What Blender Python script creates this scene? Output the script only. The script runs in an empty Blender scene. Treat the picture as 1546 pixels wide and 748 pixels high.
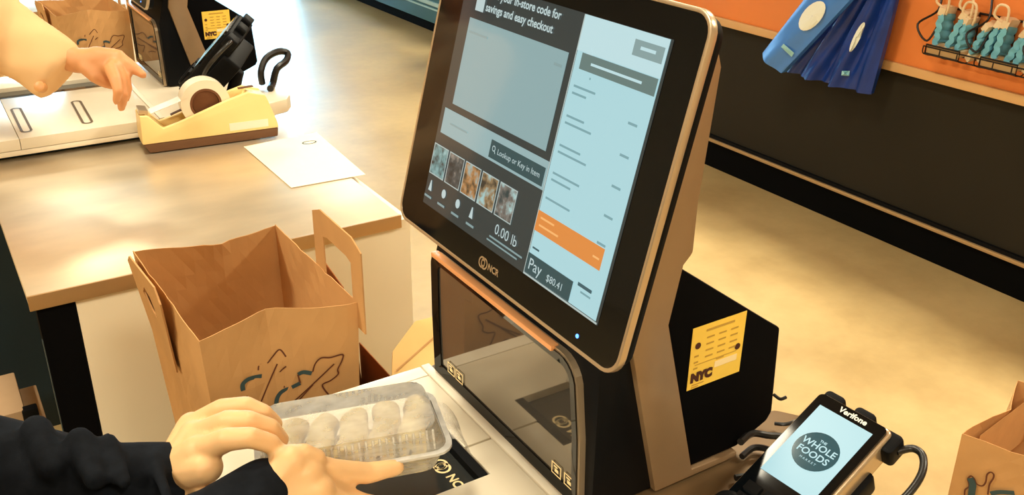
import bpy, bmesh, math, random
from mathutils import Vector as V, Matrix
random.seed(7)
S = bpy.context.scene
COL = S.collection

# ------------------------------------------------------------------ camera
F = 1437.0
CAM = V((0, 0, 1.62))
RX = V((0.84683687, -0.5317004, 0.01272815))
DN = V((-0.21550782, -0.36492079, -0.90575339))
FW = V((0.48623421, 0.76428234, -0.42361397))
cd = bpy.data.cameras.new('camera')
cd.sensor_width = 36.0
cd.lens = F * 36.0 / 1546.0
cd.clip_start = 0.02
cam = bpy.data.objects.new('camera', cd)
COL.objects.link(cam)
cam.matrix_world = Matrix(((RX.x, -DN.x, -FW.x, CAM.x), (RX.y, -DN.y, -FW.y, CAM.y),
                           (RX.z, -DN.z, -FW.z, CAM.z), (0, 0, 0, 1)))
S.camera = cam

# ------------------------------------------------------------------ world, exposure
S.view_settings.view_transform = 'Standard'
S.view_settings.look = 'None'
S.view_settings.gamma = 1
S.view_settings.use_curve_mapping = False
S.view_settings.exposure = 0.0
W = bpy.data.worlds.new('daylight')
S.world = W
W.use_nodes = True
bgn = W.node_tree.nodes['Background']
bgn.inputs[0].default_value = (0.36, 0.73, 1.0, 1)
bgn.inputs[1].default_value = 14.0
CEIL_Z = 3.6
LAMP_POWER = 56.0
LAMP_TINT = (1.0, 0.91, 0.70)
LAMPS = [(-2.6, -1.0), (-2.6, 2.4), (-2.6, 5.8), (0.4, -1.6), (0.4, 2.0), (0.4, 5.6), (0.4, 9.2), (3.95, -0.6), (3.95, 1.9), (3.95, 4.4), (3.95, 7.6)]

# ------------------------------------------------------------------ helpers
def at(px, py, z):
    """world point of a photograph pixel on the level z"""
    d = RX * ((px - 773) / F) + DN * ((py - 374) / F) + FW
    return CAM + d * ((z - CAM.z) / d.z)

def on(px, py, p0, n):
    d = RX * ((px - 773) / F) + DN * ((py - 374) / F) + FW
    p0, n = V(p0), V(n)
    return CAM + d * ((p0 - CAM).dot(n) / d.dot(n))

def lin(r, g, b):
    f = lambda c: ((c / 255 + 0.055) / 1.055) ** 2.4 if c > 10 else c / 255 / 12.92
    return (f(r), f(g), f(b))

def mat(name, col, rough=0.5, metal=0.0, emit=None, es=1.0, var=0.0, scale=12.0, bump=0.0, spec=0.5, coat=0.0, stretch=None, sss=0.0):
    m = bpy.data.materials.new(name)
    m.use_nodes = True
    nt = m.node_tree
    b = nt.nodes['Principled BSDF']
    b.inputs['Base Color'].default_value = (*col, 1)
    b.inputs['Roughness'].default_value = rough
    b.inputs['Metallic'].default_value = metal
    b.inputs['Specular IOR Level'].default_value = spec
    b.inputs['Coat Weight'].default_value = coat
    b.inputs['Coat Roughness'].default_value = 0.05
    if sss:
        b.inputs['Subsurface Weight'].default_value = sss
        b.inputs['Subsurface Radius'].default_value = (1, 0.45, 0.2)
        b.inputs['Subsurface Scale'].default_value = 0.006
    if emit:
        b.inputs['Emission Color'].default_value = (*emit, 1)
        b.inputs['Emission Strength'].default_value = es
    if var or bump:
        tc = nt.nodes.new('ShaderNodeTexCoord')
        mp = nt.nodes.new('ShaderNodeMapping')
        if stretch: mp.inputs['Scale'].default_value = stretch
        nz = nt.nodes.new('ShaderNodeTexNoise')
        nz.inputs['Scale'].default_value = scale
        nz.inputs['Detail'].default_value = 5
        nt.links.new(tc.outputs['Object'], mp.inputs[0])
        nt.links.new(mp.outputs[0], nz.inputs['Vector'])
        if var:
            r = nt.nodes.new('ShaderNodeValToRGB')
            r.color_ramp.elements[0].position = 0.3
            r.color_ramp.elements[1].position = 0.7
            r.color_ramp.elements[0].color = (*[c * (1 - var) for c in col], 1)
            r.color_ramp.elements[1].color = (*[min(1, c * (1 + var)) for c in col], 1)
            nt.links.new(nz.outputs[0], r.inputs[0])
            nt.links.new(r.outputs[0], b.inputs['Base Color'])
        if bump:
            bp = nt.nodes.new('ShaderNodeBump')
            bp.inputs['Strength'].default_value = bump
            bp.inputs['Distance'].default_value = 0.004
            nt.links.new(nz.outputs[0], bp.inputs['Height'])
            nt.links.new(bp.outputs[0], b.inputs['Normal'])
    return m

class MB:
    """collects shapes in world coordinates and links them as one mesh"""
    def __init__(self): self.b = bmesh.new()
    def poly(self, pts):
        return self.b.faces.new([self.b.verts.new(V(p)) for p in pts])
    def hexa(self, p):
        v = [self.b.verts.new(V(q)) for q in p]
        for f in ((3, 2, 1, 0), (4, 5, 6, 7), (0, 1, 5, 4), (1, 2, 6, 5), (2, 3, 7, 6), (3, 0, 4, 7)):
            self.b.faces.new([v[i] for i in f])
        return self
    def box(self, x0, x1, y0, y1, z0, z1):
        return self.hexa([(x0, y0, z0), (x1, y0, z0), (x1, y1, z0), (x0, y1, z0), (x0, y0, z1), (x1, y0, z1), (x1, y1, z1), (x0, y1, z1)])
    def prism(self, pts, d):
        """polygon (world points) extruded by vector d"""
        d = V(d); n = len(pts)
        a = [self.b.verts.new(V(p)) for p in pts]
        c = [self.b.verts.new(V(p) + d) for p in pts]
        self.b.faces.new(a[::-1]); self.b.faces.new(c)
        for i in range(n):
            j = (i + 1) % n
            self.b.faces.new((a[i], a[j], c[j], c[i]))
        return self
    def frame(self, outer, inner, d):
        """ring between two matching outlines, extruded by d"""
        d = V(d); n = len(outer)
        o = [self.b.verts.new(V(p)) for p in outer]; i_ = [self.b.verts.new(V(p)) for p in inner]
        o2 = [self.b.verts.new(V(p) + d) for p in outer]; i2 = [self.b.verts.new(V(p) + d) for p in inner]
        for k in range(n):
            j = (k + 1) % n
            for q in ((o[k], o[j], i_[j], i_[k]), (o2[j], o2[k], i2[k], i2[j]), (o[j], o[k], o2[k], o2[j]), (i_[k], i_[j], i2[j], i2[k])):
                self.b.faces.new(q)
        return self
    def tube(self, path, r, n=10, cap=True):
        path = [V(p) for p in path]
        rs = r if isinstance(r, (list, tuple)) else [r] * len(path)
        rings = []; prev = None
        for i, p in enumerate(path):
            t = (path[min(i + 1, len(path) - 1)] - path[max(i - 1, 0)]).normalized()
            if prev is None:
                u = t.orthogonal().normalized()
            else:
                u = (prev - t * prev.dot(t)).normalized()
            prev = u; w = t.cross(u)
            rings.append([self.b.verts.new(p + (u * math.cos(a) + w * math.sin(a)) * rs[i]) for a in [2 * math.pi * k / n for k in range(n)]])
        for a, c in zip(rings, rings[1:]):
            for k in range(n):
                j = (k + 1) % n
                self.b.faces.new((a[k], a[j], c[j], c[k]))
        if cap:
            self.b.faces.new(rings[0][::-1]); self.b.faces.new(rings[-1])
        return self
    def capsule(self, p0, r0, p1, r1, n=14):
        p0, p1 = V(p0), V(p1)
        d = (p1 - p0)
        if d.length < 1e-6: d = V((0, 0, 1e-4)); p1 = p0 + d
        t = d.normalized()
        path = []; rs = []
        for k in range(4):
            a = math.pi / 2 * (1 - k / 4)
            path.append(p0 - t * r0 * math.sin(a)); rs.append(max(r0 * math.cos(a), r0 * 0.12))
        path.append(p0); rs.append(r0); path.append(p1); rs.append(r1)
        for k in range(1, 5):
            a = math.pi / 2 * k / 4
            path.append(p1 + t * r1 * math.sin(a)); rs.append(max(r1 * math.cos(a), r1 * 0.12))
        return self.tube(path, rs, n)
    def grid(self, fn, nu, nv, closed_u=False):
        vs = [[self.b.verts.new(V(fn(i / (nu if closed_u else nu - 1), j / (nv - 1)))) for j in range(nv)] for i in range(nu)]
        for i in range(nu if closed_u else nu - 1):
            for j in range(nv - 1):
                a, c = vs[i], vs[(i + 1) % nu]
                self.b.faces.new((a[j], c[j], c[j + 1], a[j + 1]))
        return self
    def lathe(self, prof, c, axis=(0, 0, 1), n=32, closed=False):
        """prof: list of (radius, height along axis)"""
        c, ax = V(c), V(axis).normalized()
        u = ax.orthogonal().normalized(); w = ax.cross(u)
        rings = [[self.b.verts.new(c + ax * h + (u * math.cos(2 * math.pi * k / n) + w * math.sin(2 * math.pi * k / n)) * r) for k in range(n)] for r, h in prof]
        pairs = list(zip(rings, rings[1:]))
        if closed: pairs.append((rings[-1], rings[0]))
        for a, d in pairs:
            for k in range(n):
                j = (k + 1) % n
                self.b.faces.new((a[k], a[j], d[j], d[k]))
        if not closed:
            self.b.faces.new(rings[0][::-1]); self.b.faces.new(rings[-1])
        return self
    def ribbon(self, pts, w, normal):
        normal = V(normal); pts = [V(p) for p in pts]; L = []; R = []
        for i, p in enumerate(pts):
            t = (pts[min(i + 1, len(pts) - 1)] - pts[max(i - 1, 0)]).normalized()
            s = t.cross(normal).normalized() * w / 2
            L.append(self.b.verts.new(p + s)); R.append(self.b.verts.new(p - s))
        for i in range(len(pts) - 1):
            self.b.faces.new((L[i], L[i + 1], R[i + 1], R[i]))
        return self
    def text(self, s, size, o, right, up, bold=0.0, align='CENTER'):
        cu = bpy.data.curves.new('writing', 'FONT')
        cu.body = s; cu.size = size; cu.align_x = align; cu.align_y = 'CENTER'; cu.offset = bold; cu.resolution_u = 3
        ob = bpy.data.objects.new('writing', cu); COL.objects.link(ob)
        me = bpy.data.meshes.new_from_object(ob.evaluated_get(bpy.context.evaluated_depsgraph_get()))
        o, right, up = V(o), V(right), V(up)
        vs = [self.b.verts.new(o + right * v.co.x + up * v.co.y) for v in me.vertices]
        for p in me.polygons:
            try: self.b.faces.new([vs[i] for i in p.vertices])
            except ValueError: pass
        bpy.data.objects.remove(ob); bpy.data.curves.remove(cu); bpy.data.meshes.remove(me)
        return self
    def build(self, name, m, parent=None, bevel=0.0, seg=2, smooth=False, solid=0.0, subd=0, remesh=0.0, kind=None, relax=6):
        bm = self.b
        org = root_loc(parent)
        bmesh.ops.recalc_face_normals(bm, faces=bm.faces) if not solid else None
        if bevel:
            es = [e for e in bm.edges if len(e.link_faces) == 2 and e.calc_face_angle(0) > 0.5]
            bmesh.ops.bevel(bm, geom=es, offset=bevel, segments=seg, profile=0.6, affect='EDGES', clamp_overlap=True)
        me = bpy.data.meshes.new(name)
        bmesh.ops.translate(bm, verts=bm.verts, vec=-org)
        bm.to_mesh(me); bm.free()
        o = bpy.data.objects.new(name, me); COL.objects.link(o)
        if solid or subd or remesh:
            if solid:
                q = o.modifiers.new('a', 'SOLIDIFY'); q.thickness = solid; q.offset = 0
            if remesh:
                q = o.modifiers.new('b', 'REMESH'); q.mode = 'VOXEL'; q.voxel_size = remesh
                q = o.modifiers.new('c', 'SMOOTH'); q.factor = 0.5; q.iterations = relax
            if subd:
                q = o.modifiers.new('d', 'SUBSURF'); q.levels = subd; q.render_levels = subd
            me2 = bpy.data.meshes.new_from_object(o.evaluated_get(bpy.context.evaluated_depsgraph_get()))
            o.modifiers.clear(); o.data = me2; bpy.data.meshes.remove(me); me = me2; me.name = name
        me.materials.clear()
        me.materials.append(m)
        if smooth or remesh or subd or bevel:
            for p in me.polygons: p.use_smooth = True
            if not (remesh or subd):
                me.set_sharp_from_angle(angle=math.radians(40))
        if parent: o.parent = parent
        if kind: o['kind'] = kind
        return o

def root_loc(o):
    p = V((0, 0, 0))
    while o: p += o.location; o = o.parent
    return p

def thing(name, label, cat, loc, group=None):
    o = bpy.data.objects.new(name, None); COL.objects.link(o)
    o.empty_display_size = 0.05; o.location = loc
    o['label'] = label; o['category'] = cat
    if group: o['group'] = group
    return o

def tag(o, label, cat, group=None):
    o['label'] = label; o['category'] = cat
    if group: o['group'] = group
    return o

def kids(o): return [c for c in COL.objects if c.parent == o]

def copy_tree(o, label=None, shift=(0, 0, 0)):
    c = o.copy(); COL.objects.link(c)
    c.location = o.location + V(shift)
    if label: c['label'] = label
    for ch in kids(o):
        d = ch.copy(); COL.objects.link(d); d.parent = c
        for g in kids(ch):
            e = g.copy(); COL.objects.link(e); e.parent = d
    return c

def struct(mb, name, m, **k):
    o = mb.build(name, m, **k); o['kind'] = 'structure'; return o

def rrect(x0, x1, y0, y1, r, n=5):
    pts = []
    for cx, cy, a0 in ((x1 - r, y1 - r, 0), (x0 + r, y1 - r, 90), (x0 + r, y0 + r, 180), (x1 - r, y0 + r, 270)):
        for k in range(n + 1):
            a = math.radians(a0 + 90 * k / n)
            pts.append((cx + r * math.cos(a), cy + r * math.sin(a)))
    return pts

def noise1(x, k=0): return math.sin(x * 3.1 + k) * 0.5 + math.sin(x * 7.3 + 2 * k + 1) * 0.3 + math.sin(x * 15.7 + 3 * k) * 0.2

# ------------------------------------------------------------------ materials
M = {}
M['concrete'] = None
def concrete():
    m = bpy.data.materials.new('polished_concrete'); m.use_nodes = True
    nt = m.node_tree; b = nt.nodes['Principled BSDF']
    tc = nt.nodes.new('ShaderNodeTexCoord')
    n1 = nt.nodes.new('ShaderNodeTexNoise'); n1.inputs['Scale'].default_value = 1.6; n1.inputs['Detail'].default_value = 8; n1.inputs['Roughness'].default_value = 0.6
    n2 = nt.nodes.new('ShaderNodeTexNoise'); n2.inputs['Scale'].default_value = 22; n2.inputs['Detail'].default_value = 4
    for n in (n1, n2): nt.links.new(tc.outputs['Object'], n.inputs['Vector'])
    r = nt.nodes.new('ShaderNodeValToRGB')
    r.color_ramp.elements[0].position = 0.33; r.color_ramp.elements[0].color = (*lin(172, 146, 98), 1)
    r.color_ramp.elements[1].position = 0.62; r.color_ramp.elements[1].color = (*lin(200, 174, 122), 1)
    mx = nt.nodes.new('ShaderNodeMix'); mx.data_type = 'RGBA'; mx.blend_type = 'MULTIPLY'; mx.inputs[0].default_value = 0.16
    nt.links.new(n1.outputs[0], r.inputs[0]); nt.links.new(r.outputs[0], mx.inputs[6]); nt.links.new(n2.outputs[0], mx.inputs[7])
    nt.links.new(mx.outputs[2], b.inputs['Base Color'])
    rr = nt.nodes.new('ShaderNodeMapRange'); rr.inputs[3].default_value = 0.22; rr.inputs[4].default_value = 0.42
    nt.links.new(n1.outputs[0], rr.inputs[0]); nt.links.new(rr.outputs[0], b.inputs['Roughness'])
    b.inputs['Specular IOR Level'].default_value = 0.5
    return m
M['concrete'] = concrete()
M['plaster'] = mat('warm_plaster', lin(206, 190, 158), 0.8, var=0.05, scale=3)
M['ceiling'] = mat('ceiling_paint', lin(190, 170, 140), 0.9, var=0.04, scale=3)
M['lamp'] = mat('lamp_diffuser', (0.9, 0.9, 0.85), 0.5, emit=LAMP_TINT, es=7.0)
M['white_metal'] = mat('white_painted_steel', lin(226, 216, 194), 0.28, var=0.04, scale=5)
M['white_rim'] = mat('white_rim', lin(238, 230, 212), 0.3)
M['seam'] = mat('seam_line', lin(96, 78, 56), 0.6)
M['black'] = mat('black_plastic', (0.003, 0.0035, 0.0045), 0.5, spec=0.12)
M['black_gloss'] = mat('black_gloss', (0.002, 0.003, 0.004), 0.06, spec=0.3)
M['black_matte'] = mat('black_matte', (0.002, 0.002, 0.0025), 0.8, spec=0.06)
M['silver'] = mat('warm_silver_paint', lin(156, 128, 96), 0.42, 0.35, var=0.03, scale=30)
M['rim'] = mat('silver_rim', lin(200, 178, 148), 0.3, 0.7)
M['copper'] = mat('copper_trim', lin(248, 176, 118), 0.35, 0.1)
M['glass'] = mat('scanner_glass', (0.24, 0.215, 0.18), 0.04, 0.8, spec=0.5)
M['bed_glass'] = mat('bed_glass', (0.05, 0.055, 0.055), 0.10, 0.45, coat=0.3)
M['yellow'] = mat('yellow_sticker', lin(246, 206, 82), 0.55, var=0.03, scale=40)
M['ink'] = mat('brown_ink', lin(70, 30, 12), 0.7)
M['ink_light'] = mat('faded_ink', lin(190, 150, 60), 0.7)
M['pale'] = mat('pale_label', lin(250, 226, 170), 0.6)
M['steel'] = mat('brushed_steel', lin(226, 210, 182), 0.34, 0.75, var=0.16, scale=3, stretch=(1, 2.2, 1))
M['steel_edge'] = mat('steel_edge', lin(190, 152, 104), 0.4, 0.6, var=0.05)
M['deck'] = mat('shaded_steel_deck', lin(122, 98, 68), 0.4, 0.5, var=0.08)  # brown steel, the shadow on the deck put into its colour
M['panel'] = mat('cream_panel', lin(246, 234, 206), 0.5, var=0.02, scale=4)
M['teal_dark'] = mat('dark_teal_panel', lin(20, 44, 56), 0.5, var=0.1, scale=5)
M['post_edge'] = mat('highlit_post_edge', lin(64, 78, 82), 0.5, 0.3, var=0.3, scale=40)  # metal edge of the post, its highlights painted as a lighter mottled tone
M['kraft'] = mat('kraft_paper', lin(200, 152, 98), 0.75, var=0.06, scale=16, bump=0.25, spec=0.2)
M['kraft_lit'] = mat('lit_kraft', lin(230, 190, 122), 0.75, var=0.05, scale=16, bump=0.2, spec=0.2)  # same brown paper, strong light painted in as a lighter tone
M['kraft_shaded'] = mat('shaded_kraft', lin(150, 92, 48), 0.8, var=0.08, scale=14, bump=0.2, spec=0.2)  # same brown paper, shadow between the bags painted in as a darker tone
M['print_teal'] = mat('teal_print', lin(52, 74, 76), 0.8)
M['print_brown'] = mat('brown_print', lin(96, 48, 22), 0.8)
M['skin'] = mat('skin', lin(234, 188, 134), 0.5, var=0.05, scale=25, bump=0.06, sss=0.15)
M['skin_dark'] = mat('deeper_skin', lin(204, 142, 92), 0.5, var=0.07, scale=20, sss=0.05)
M['nail'] = mat('nail', lin(244, 200, 160), 0.3)
M['coat'] = mat('black_knit', (0.008, 0.010, 0.014), 0.9, var=0.3, scale=60, bump=0.3, spec=0.1)
M['cream'] = mat('cream_cotton', lin(218, 178, 128), 0.85, var=0.04, scale=12, bump=0.2)
M['button'] = mat('button', lin(196, 140, 84), 0.4)
M['hair'] = mat('dark_hair', lin(38, 26, 20), 0.6, var=0.3, scale=50)
M['trousers'] = mat('dark_trousers', lin(34, 38, 52), 0.9, var=0.1)
M['tape_body'] = mat('cream_plastic', lin(244, 214, 146), 0.4, var=0.02, scale=10)
M['tape_base'] = mat('brown_base', lin(100, 66, 38), 0.6)
M['tape_roll'] = mat('tape_roll', lin(238, 226, 202), 0.3, coat=0.2)
M['core'] = mat('cardboard_core', lin(108, 66, 36), 0.8)
M['paper'] = mat('white_paper', lin(238, 228, 208), 0.6)
M['orange'] = mat('orange_laminate', lin(232, 134, 66), 0.45, var=0.05, scale=3)
M['ledge'] = mat('pale_ledge', lin(214, 168, 112), 0.5)
M['recess'] = mat('dark_brown_laminate', lin(40, 36, 28), 0.5, var=0.1, scale=2, spec=0.15)
M['kick'] = mat('black_kickplate', (0.002, 0.002, 0.002), 0.7, spec=0.05)
M['trim'] = mat('pale_metal_trim', lin(196, 164, 120), 0.35, 0.5)
M['blue'] = mat('blue_tote', lin(16, 54, 136), 0.4, var=0.2, scale=10, bump=0.2)
M['blue_light'] = mat('light_blue_tote', lin(70, 130, 214), 0.4, var=0.06, scale=10)
M['white_print'] = mat('white_print', lin(232, 238, 230), 0.5)
M['blue_print'] = mat('pale_blue_print', lin(150, 206, 220), 0.5)
M['mask_blue'] = mat('mask_blue', lin(110, 180, 204), 0.8, var=0.08, scale=30)
M['mask_white'] = mat('mask_white', lin(226, 204, 168), 0.8)
M['wire'] = mat('black_wire', lin(22, 14, 10), 0.4, 0.4)
M['fridge'] = mat('teal_case', lin(56, 112, 132), 0.4, var=0.05, scale=3)
M['fridge_line'] = mat('pale_blue_line', lin(176, 214, 220), 0.35)
M['cable'] = mat('cable', (0.01, 0.01, 0.01), 0.35)
M['tan_box'] = mat('tan_carton', lin(176, 146, 112), 0.7, var=0.05)
M['pastry'] = mat('pastry', lin(246, 220, 158), 0.7, var=0.18, scale=45, bump=0.4)

def clear_plastic(name, haze, tint):
    m = bpy.data.materials.new(name); m.use_nodes = True
    nt = m.node_tree; nt.nodes.clear()
    out = nt.nodes.new('ShaderNodeOutputMaterial')
    tr = nt.nodes.new('ShaderNodeBsdfTransparent'); gl = nt.nodes.new('ShaderNodeBsdfGlossy'); df = nt.nodes.new('ShaderNodeBsdfDiffuse')
    tr.inputs[0].default_value = (*tint, 1); gl.inputs['Roughness'].default_value = 0.12; df.inputs[0].default_value = (0.95, 0.93, 0.88, 1)
    lw = nt.nodes.new('ShaderNodeLayerWeight'); lw.inputs[0].default_value = 0.35
    a = nt.nodes.new('ShaderNodeMixShader'); b = nt.nodes.new('ShaderNodeMixShader')
    nz = nt.nodes.new('ShaderNodeTexNoise'); nz.inputs['Scale'].default_value = 9
    mr = nt.nodes.new('ShaderNodeMapRange'); mr.inputs[3].default_value = haze * 0.5; mr.inputs[4].default_value = haze * 1.5
    nt.links.new(nz.outputs[0], mr.inputs[0]); nt.links.new(mr.outputs[0], a.inputs[0])
    nt.links.new(tr.outputs[0], a.inputs[1]); nt.links.new(df.outputs[0], a.inputs[2])
    nt.links.new(lw.outputs['Fresnel'], b.inputs[0])
    nt.links.new(a.outputs[0], b.inputs[1]); nt.links.new(gl.outputs[0], b.inputs[2])
    nt.links.new(b.outputs[0], out.inputs[0])
    return m
M['clear'] = clear_plastic('clear_plastic', 0.30, (0.99, 0.99, 0.98))
M['clear_edge'] = clear_plastic('clear_plastic_edge', 0.55, (0.95, 0.95, 0.93))
M['pane'] = clear_plastic('window_pane', 0.02, (0.97, 0.99, 1.0))

def screen(name, rgb, k=1.0, rough=0.08):
    c = lin(*rgb)
    return mat('screen_' + name, (0.01, 0.01, 0.012), rough, emit=c, es=k, spec=0.5)
UI = {'back': screen('dark_grey', (46, 56, 56)), 'panel': screen('grey_green', (138, 168, 170)), 'light': screen('pale_cyan', (170, 212, 218)),
      'head': screen('ice', (188, 220, 224)), 'slate': screen('slate', (44, 76, 80)), 'tip': screen('slate_green', (98, 122, 118)),
      'btn': screen('grey_button', (132, 158, 158)), 'text': screen('white_text', (186, 206, 206)), 'faint': screen('faint_text', (120, 162, 168)),
      'orange': screen('orange_bar', (222, 138, 64)), 'orange_text': screen('orange_text', (246, 182, 110)), 'dark': screen('dark_text', (56, 92, 100)),
      'bar': screen('grey_bar', (146, 176, 178)), 'border': screen('white_border', (176, 192, 188)), 'logo_green': screen('logo_green', (38, 86, 92)),
      'card': screen('card_cyan', (176, 220, 226), 1.0, 0.4), 'led': screen('blue_light', (90, 150, 255), 3.0)}

def thumb_mat(i, a, b, c):
    m = bpy.data.materials.new('thumbnail_photo'); m.use_nodes = True
    nt = m.node_tree; p = nt.nodes['Principled BSDF']
    p.inputs['Base Color'].default_value = (0.01, 0.01, 0.01, 1); p.inputs['Roughness'].default_value = 0.08
    tc = nt.nodes.new('ShaderNodeTexCoord')
    n = nt.nodes.new('ShaderNodeTexNoise'); n.inputs['Scale'].default_value = 75; n.inputs['Detail'].default_value = 3; n.noise_dimensions = '4D'; n.inputs['W'].default_value = i * 3.7
    r = nt.nodes.new('ShaderNodeValToRGB'); cr = r.color_ramp
    cr.elements[0].position = 0.36; cr.elements[0].color = (*lin(*a), 1)
    cr.elements[1].position = 0.64; cr.elements[1].color = (*lin(*c), 1)
    e = cr.elements.new(0.5); e.color = (*lin(*b), 1)
    nt.links.new(tc.outputs['Object'], n.inputs['Vector']); nt.links.new(n.outputs[0], r.inputs[0])
    nt.links.new(r.outputs[0], p.inputs['Emission Color']); p.inputs['Emission Strength'].default_value = 1.0
    return m

# ------------------------------------------------------------------ the room
X0, X1, Y0, Y1 = -5.0, 7.2, -4.0, 13.0
struct(MB().box(X0, X1, Y0, Y1, -0.1, 0.0), 'floor', M['concrete'])
struct(MB().box(X0, X1, Y0, Y1, CEIL_Z, CEIL_Z + 0.1), 'ceiling', M['ceiling'])
struct(MB().box(X0 - 0.15, X0, Y0, Y1, 0, CEIL_Z), 'wall_left', M['plaster'])
struct(MB().box(X1, X1 + 0.15, Y0, Y1, 0, CEIL_Z), 'wall_right', M['plaster'])
struct(MB().box(X0, X1, Y0 - 0.15, Y0, 0, CEIL_Z), 'wall_front', M['plaster'])
# far wall with a shop window that lets the daylight in
wb = MB()
wx0, wx1, wz0, wz1 = 0.6, 6.6, 0.35, 3.1
wb.box(X0, wx0, Y1, Y1 + 0.15, 0, CEIL_Z); wb.box(wx1, X1, Y1, Y1 + 0.15, 0, CEIL_Z)
wb.box(wx0, wx1, Y1, Y1 + 0.15, 0, wz0); wb.box(wx0, wx1, Y1, Y1 + 0.15, wz1, CEIL_Z)
struct(wb, 'wall_back', M['plaster'])
wf = MB()
for k in range(5):
    x = wx0 + (wx1 - wx0) * k / 4
    wf.box(x - 0.03, x + 0.03, Y1 + 0.02, Y1 + 0.1, wz0, wz1)
wf.box(wx0, wx1, Y1 + 0.02, Y1 + 0.1, wz0, wz0 + 0.06); wf.box(wx0, wx1, Y1 + 0.02, Y1 + 0.1, wz1 - 0.06, wz1)
win = struct(wf, 'window_1', M['rim'])
for k in range(4):
    x = wx0 + (wx1 - wx0) * k / 4
    MB().box(x + 0.03, x + (wx1 - wx0) / 4 - 0.03, Y1 + 0.055, Y1 + 0.061, wz0 + 0.06, wz1 - 0.06).build('pane', M['pane'], win)

for i, (lx, ly) in enumerate(LAMPS):
    t = thing('ceiling_light', 'flat square ceiling light panel in a pale frame above the tills', 'light', (lx, ly, CEIL_Z), 'ceiling light panels')
    fr = [(lx + a * 0.32, ly + b * 0.32, CEIL_Z - 0.05) for a, b in ((-1, -1), (1, -1), (1, 1), (-1, 1))]
    inn = [(lx + a * 0.29, ly + b * 0.29, CEIL_Z - 0.05) for a, b in ((-1, -1), (1, -1), (1, 1), (-1, 1))]
    MB().frame(fr, inn, (0, 0, 0.05)).build('frame', M['white_rim'], t)
    MB().box(lx - 0.29, lx + 0.29, ly - 0.29, ly + 0.29, CEIL_Z - 0.03, CEIL_Z - 0.02).build('diffuser', M['lamp'], t)
    ld = bpy.data.lights.new('panel_lamp', 'AREA'); ld.energy = LAMP_POWER * (2.2 if lx > 3 else 2.1 if (lx < -2 and ly < 3) else 0.9) * (0.3 if ly > 5 else 1.0); ld.color = LAMP_TINT
    ld.shape = 'SQUARE'; ld.size = 0.56
    lo = bpy.data.objects.new('panel_lamp', ld); COL.objects.link(lo); lo.parent = t; lo.location = (0, 0, -0.06)

# ------------------------------------------------------------------ display counter on the far side of the aisle
XD = 3.18
dy0, dy1 = -1.5, 5.3
disp = thing('display_counter', 'long orange fronted counter with dark recessed base across the aisle', 'counter', (XD + 0.4, 2.0, 0))
MB().box(XD, XD + 0.5, dy0, dy1, 0.735, 1.35).build('orange_panel', M['orange'], disp, bevel=0.004)
MB().box(XD - 0.012, XD + 0.5, dy0, dy1, 0.70, 0.735).build('ledge', M['ledge'], disp, bevel=0.004)
MB().box(XD + 0.03, XD + 0.5, dy0, dy1, 0.165, 0.70).build('recessed_panel', M['recess'], disp)
MB().box(XD + 0.005, XD + 0.5, dy0, dy1, 0.135, 0.15).build('metal_trim', M['trim'], disp, bevel=0.003)
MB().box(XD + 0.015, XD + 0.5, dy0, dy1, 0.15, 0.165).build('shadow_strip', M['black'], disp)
MB().box(XD + 0.03, XD + 0.5, dy0, dy1, 0.0, 0.135).build('kickplate', M['kick'], disp)

# chilled case further down the aisle
case = thing('refrigerated_case', 'teal base of a chilled case with pale line far along the aisle', 'fridge', (3.8, 7.0, 0))
MB().box(3.36, 4.2, 5.6, 9.4, 0.10, 0.42).build('base_panel', M['fridge'], case, bevel=0.01)
MB().box(3.345, 3.37, 5.6, 9.4, 0.235, 0.262).build('bumper_line', M['fridge_line'], case)
MB().box(3.345, 3.37, 5.6, 9.4, 0.205, 0.215).build('bumper_line', M['fridge_line'], case)
MB().box(3.44, 4.2, 5.6, 9.4, 0.0, 0.10).build('kickplate', M['kick'], case)
MB().box(3.40, 4.2, 5.6, 9.4, 0.42, 1.1).build('front_panel', M['fridge'], case, bevel=0.01)

# ------------------------------------------------------------------ station pieces
CO = V((0.47, 0, 1.10)); TA = math.radians(14)
MU = V((math.sin(TA), 0, math.cos(TA))); MN = V((-math.cos(TA), 0, math.sin(TA)))
def mp(u, v, w=0.0): return CO + V((0, u, 0)) + MU * v + MN * w
RIGHT = V((0, -1, 0))

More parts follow.
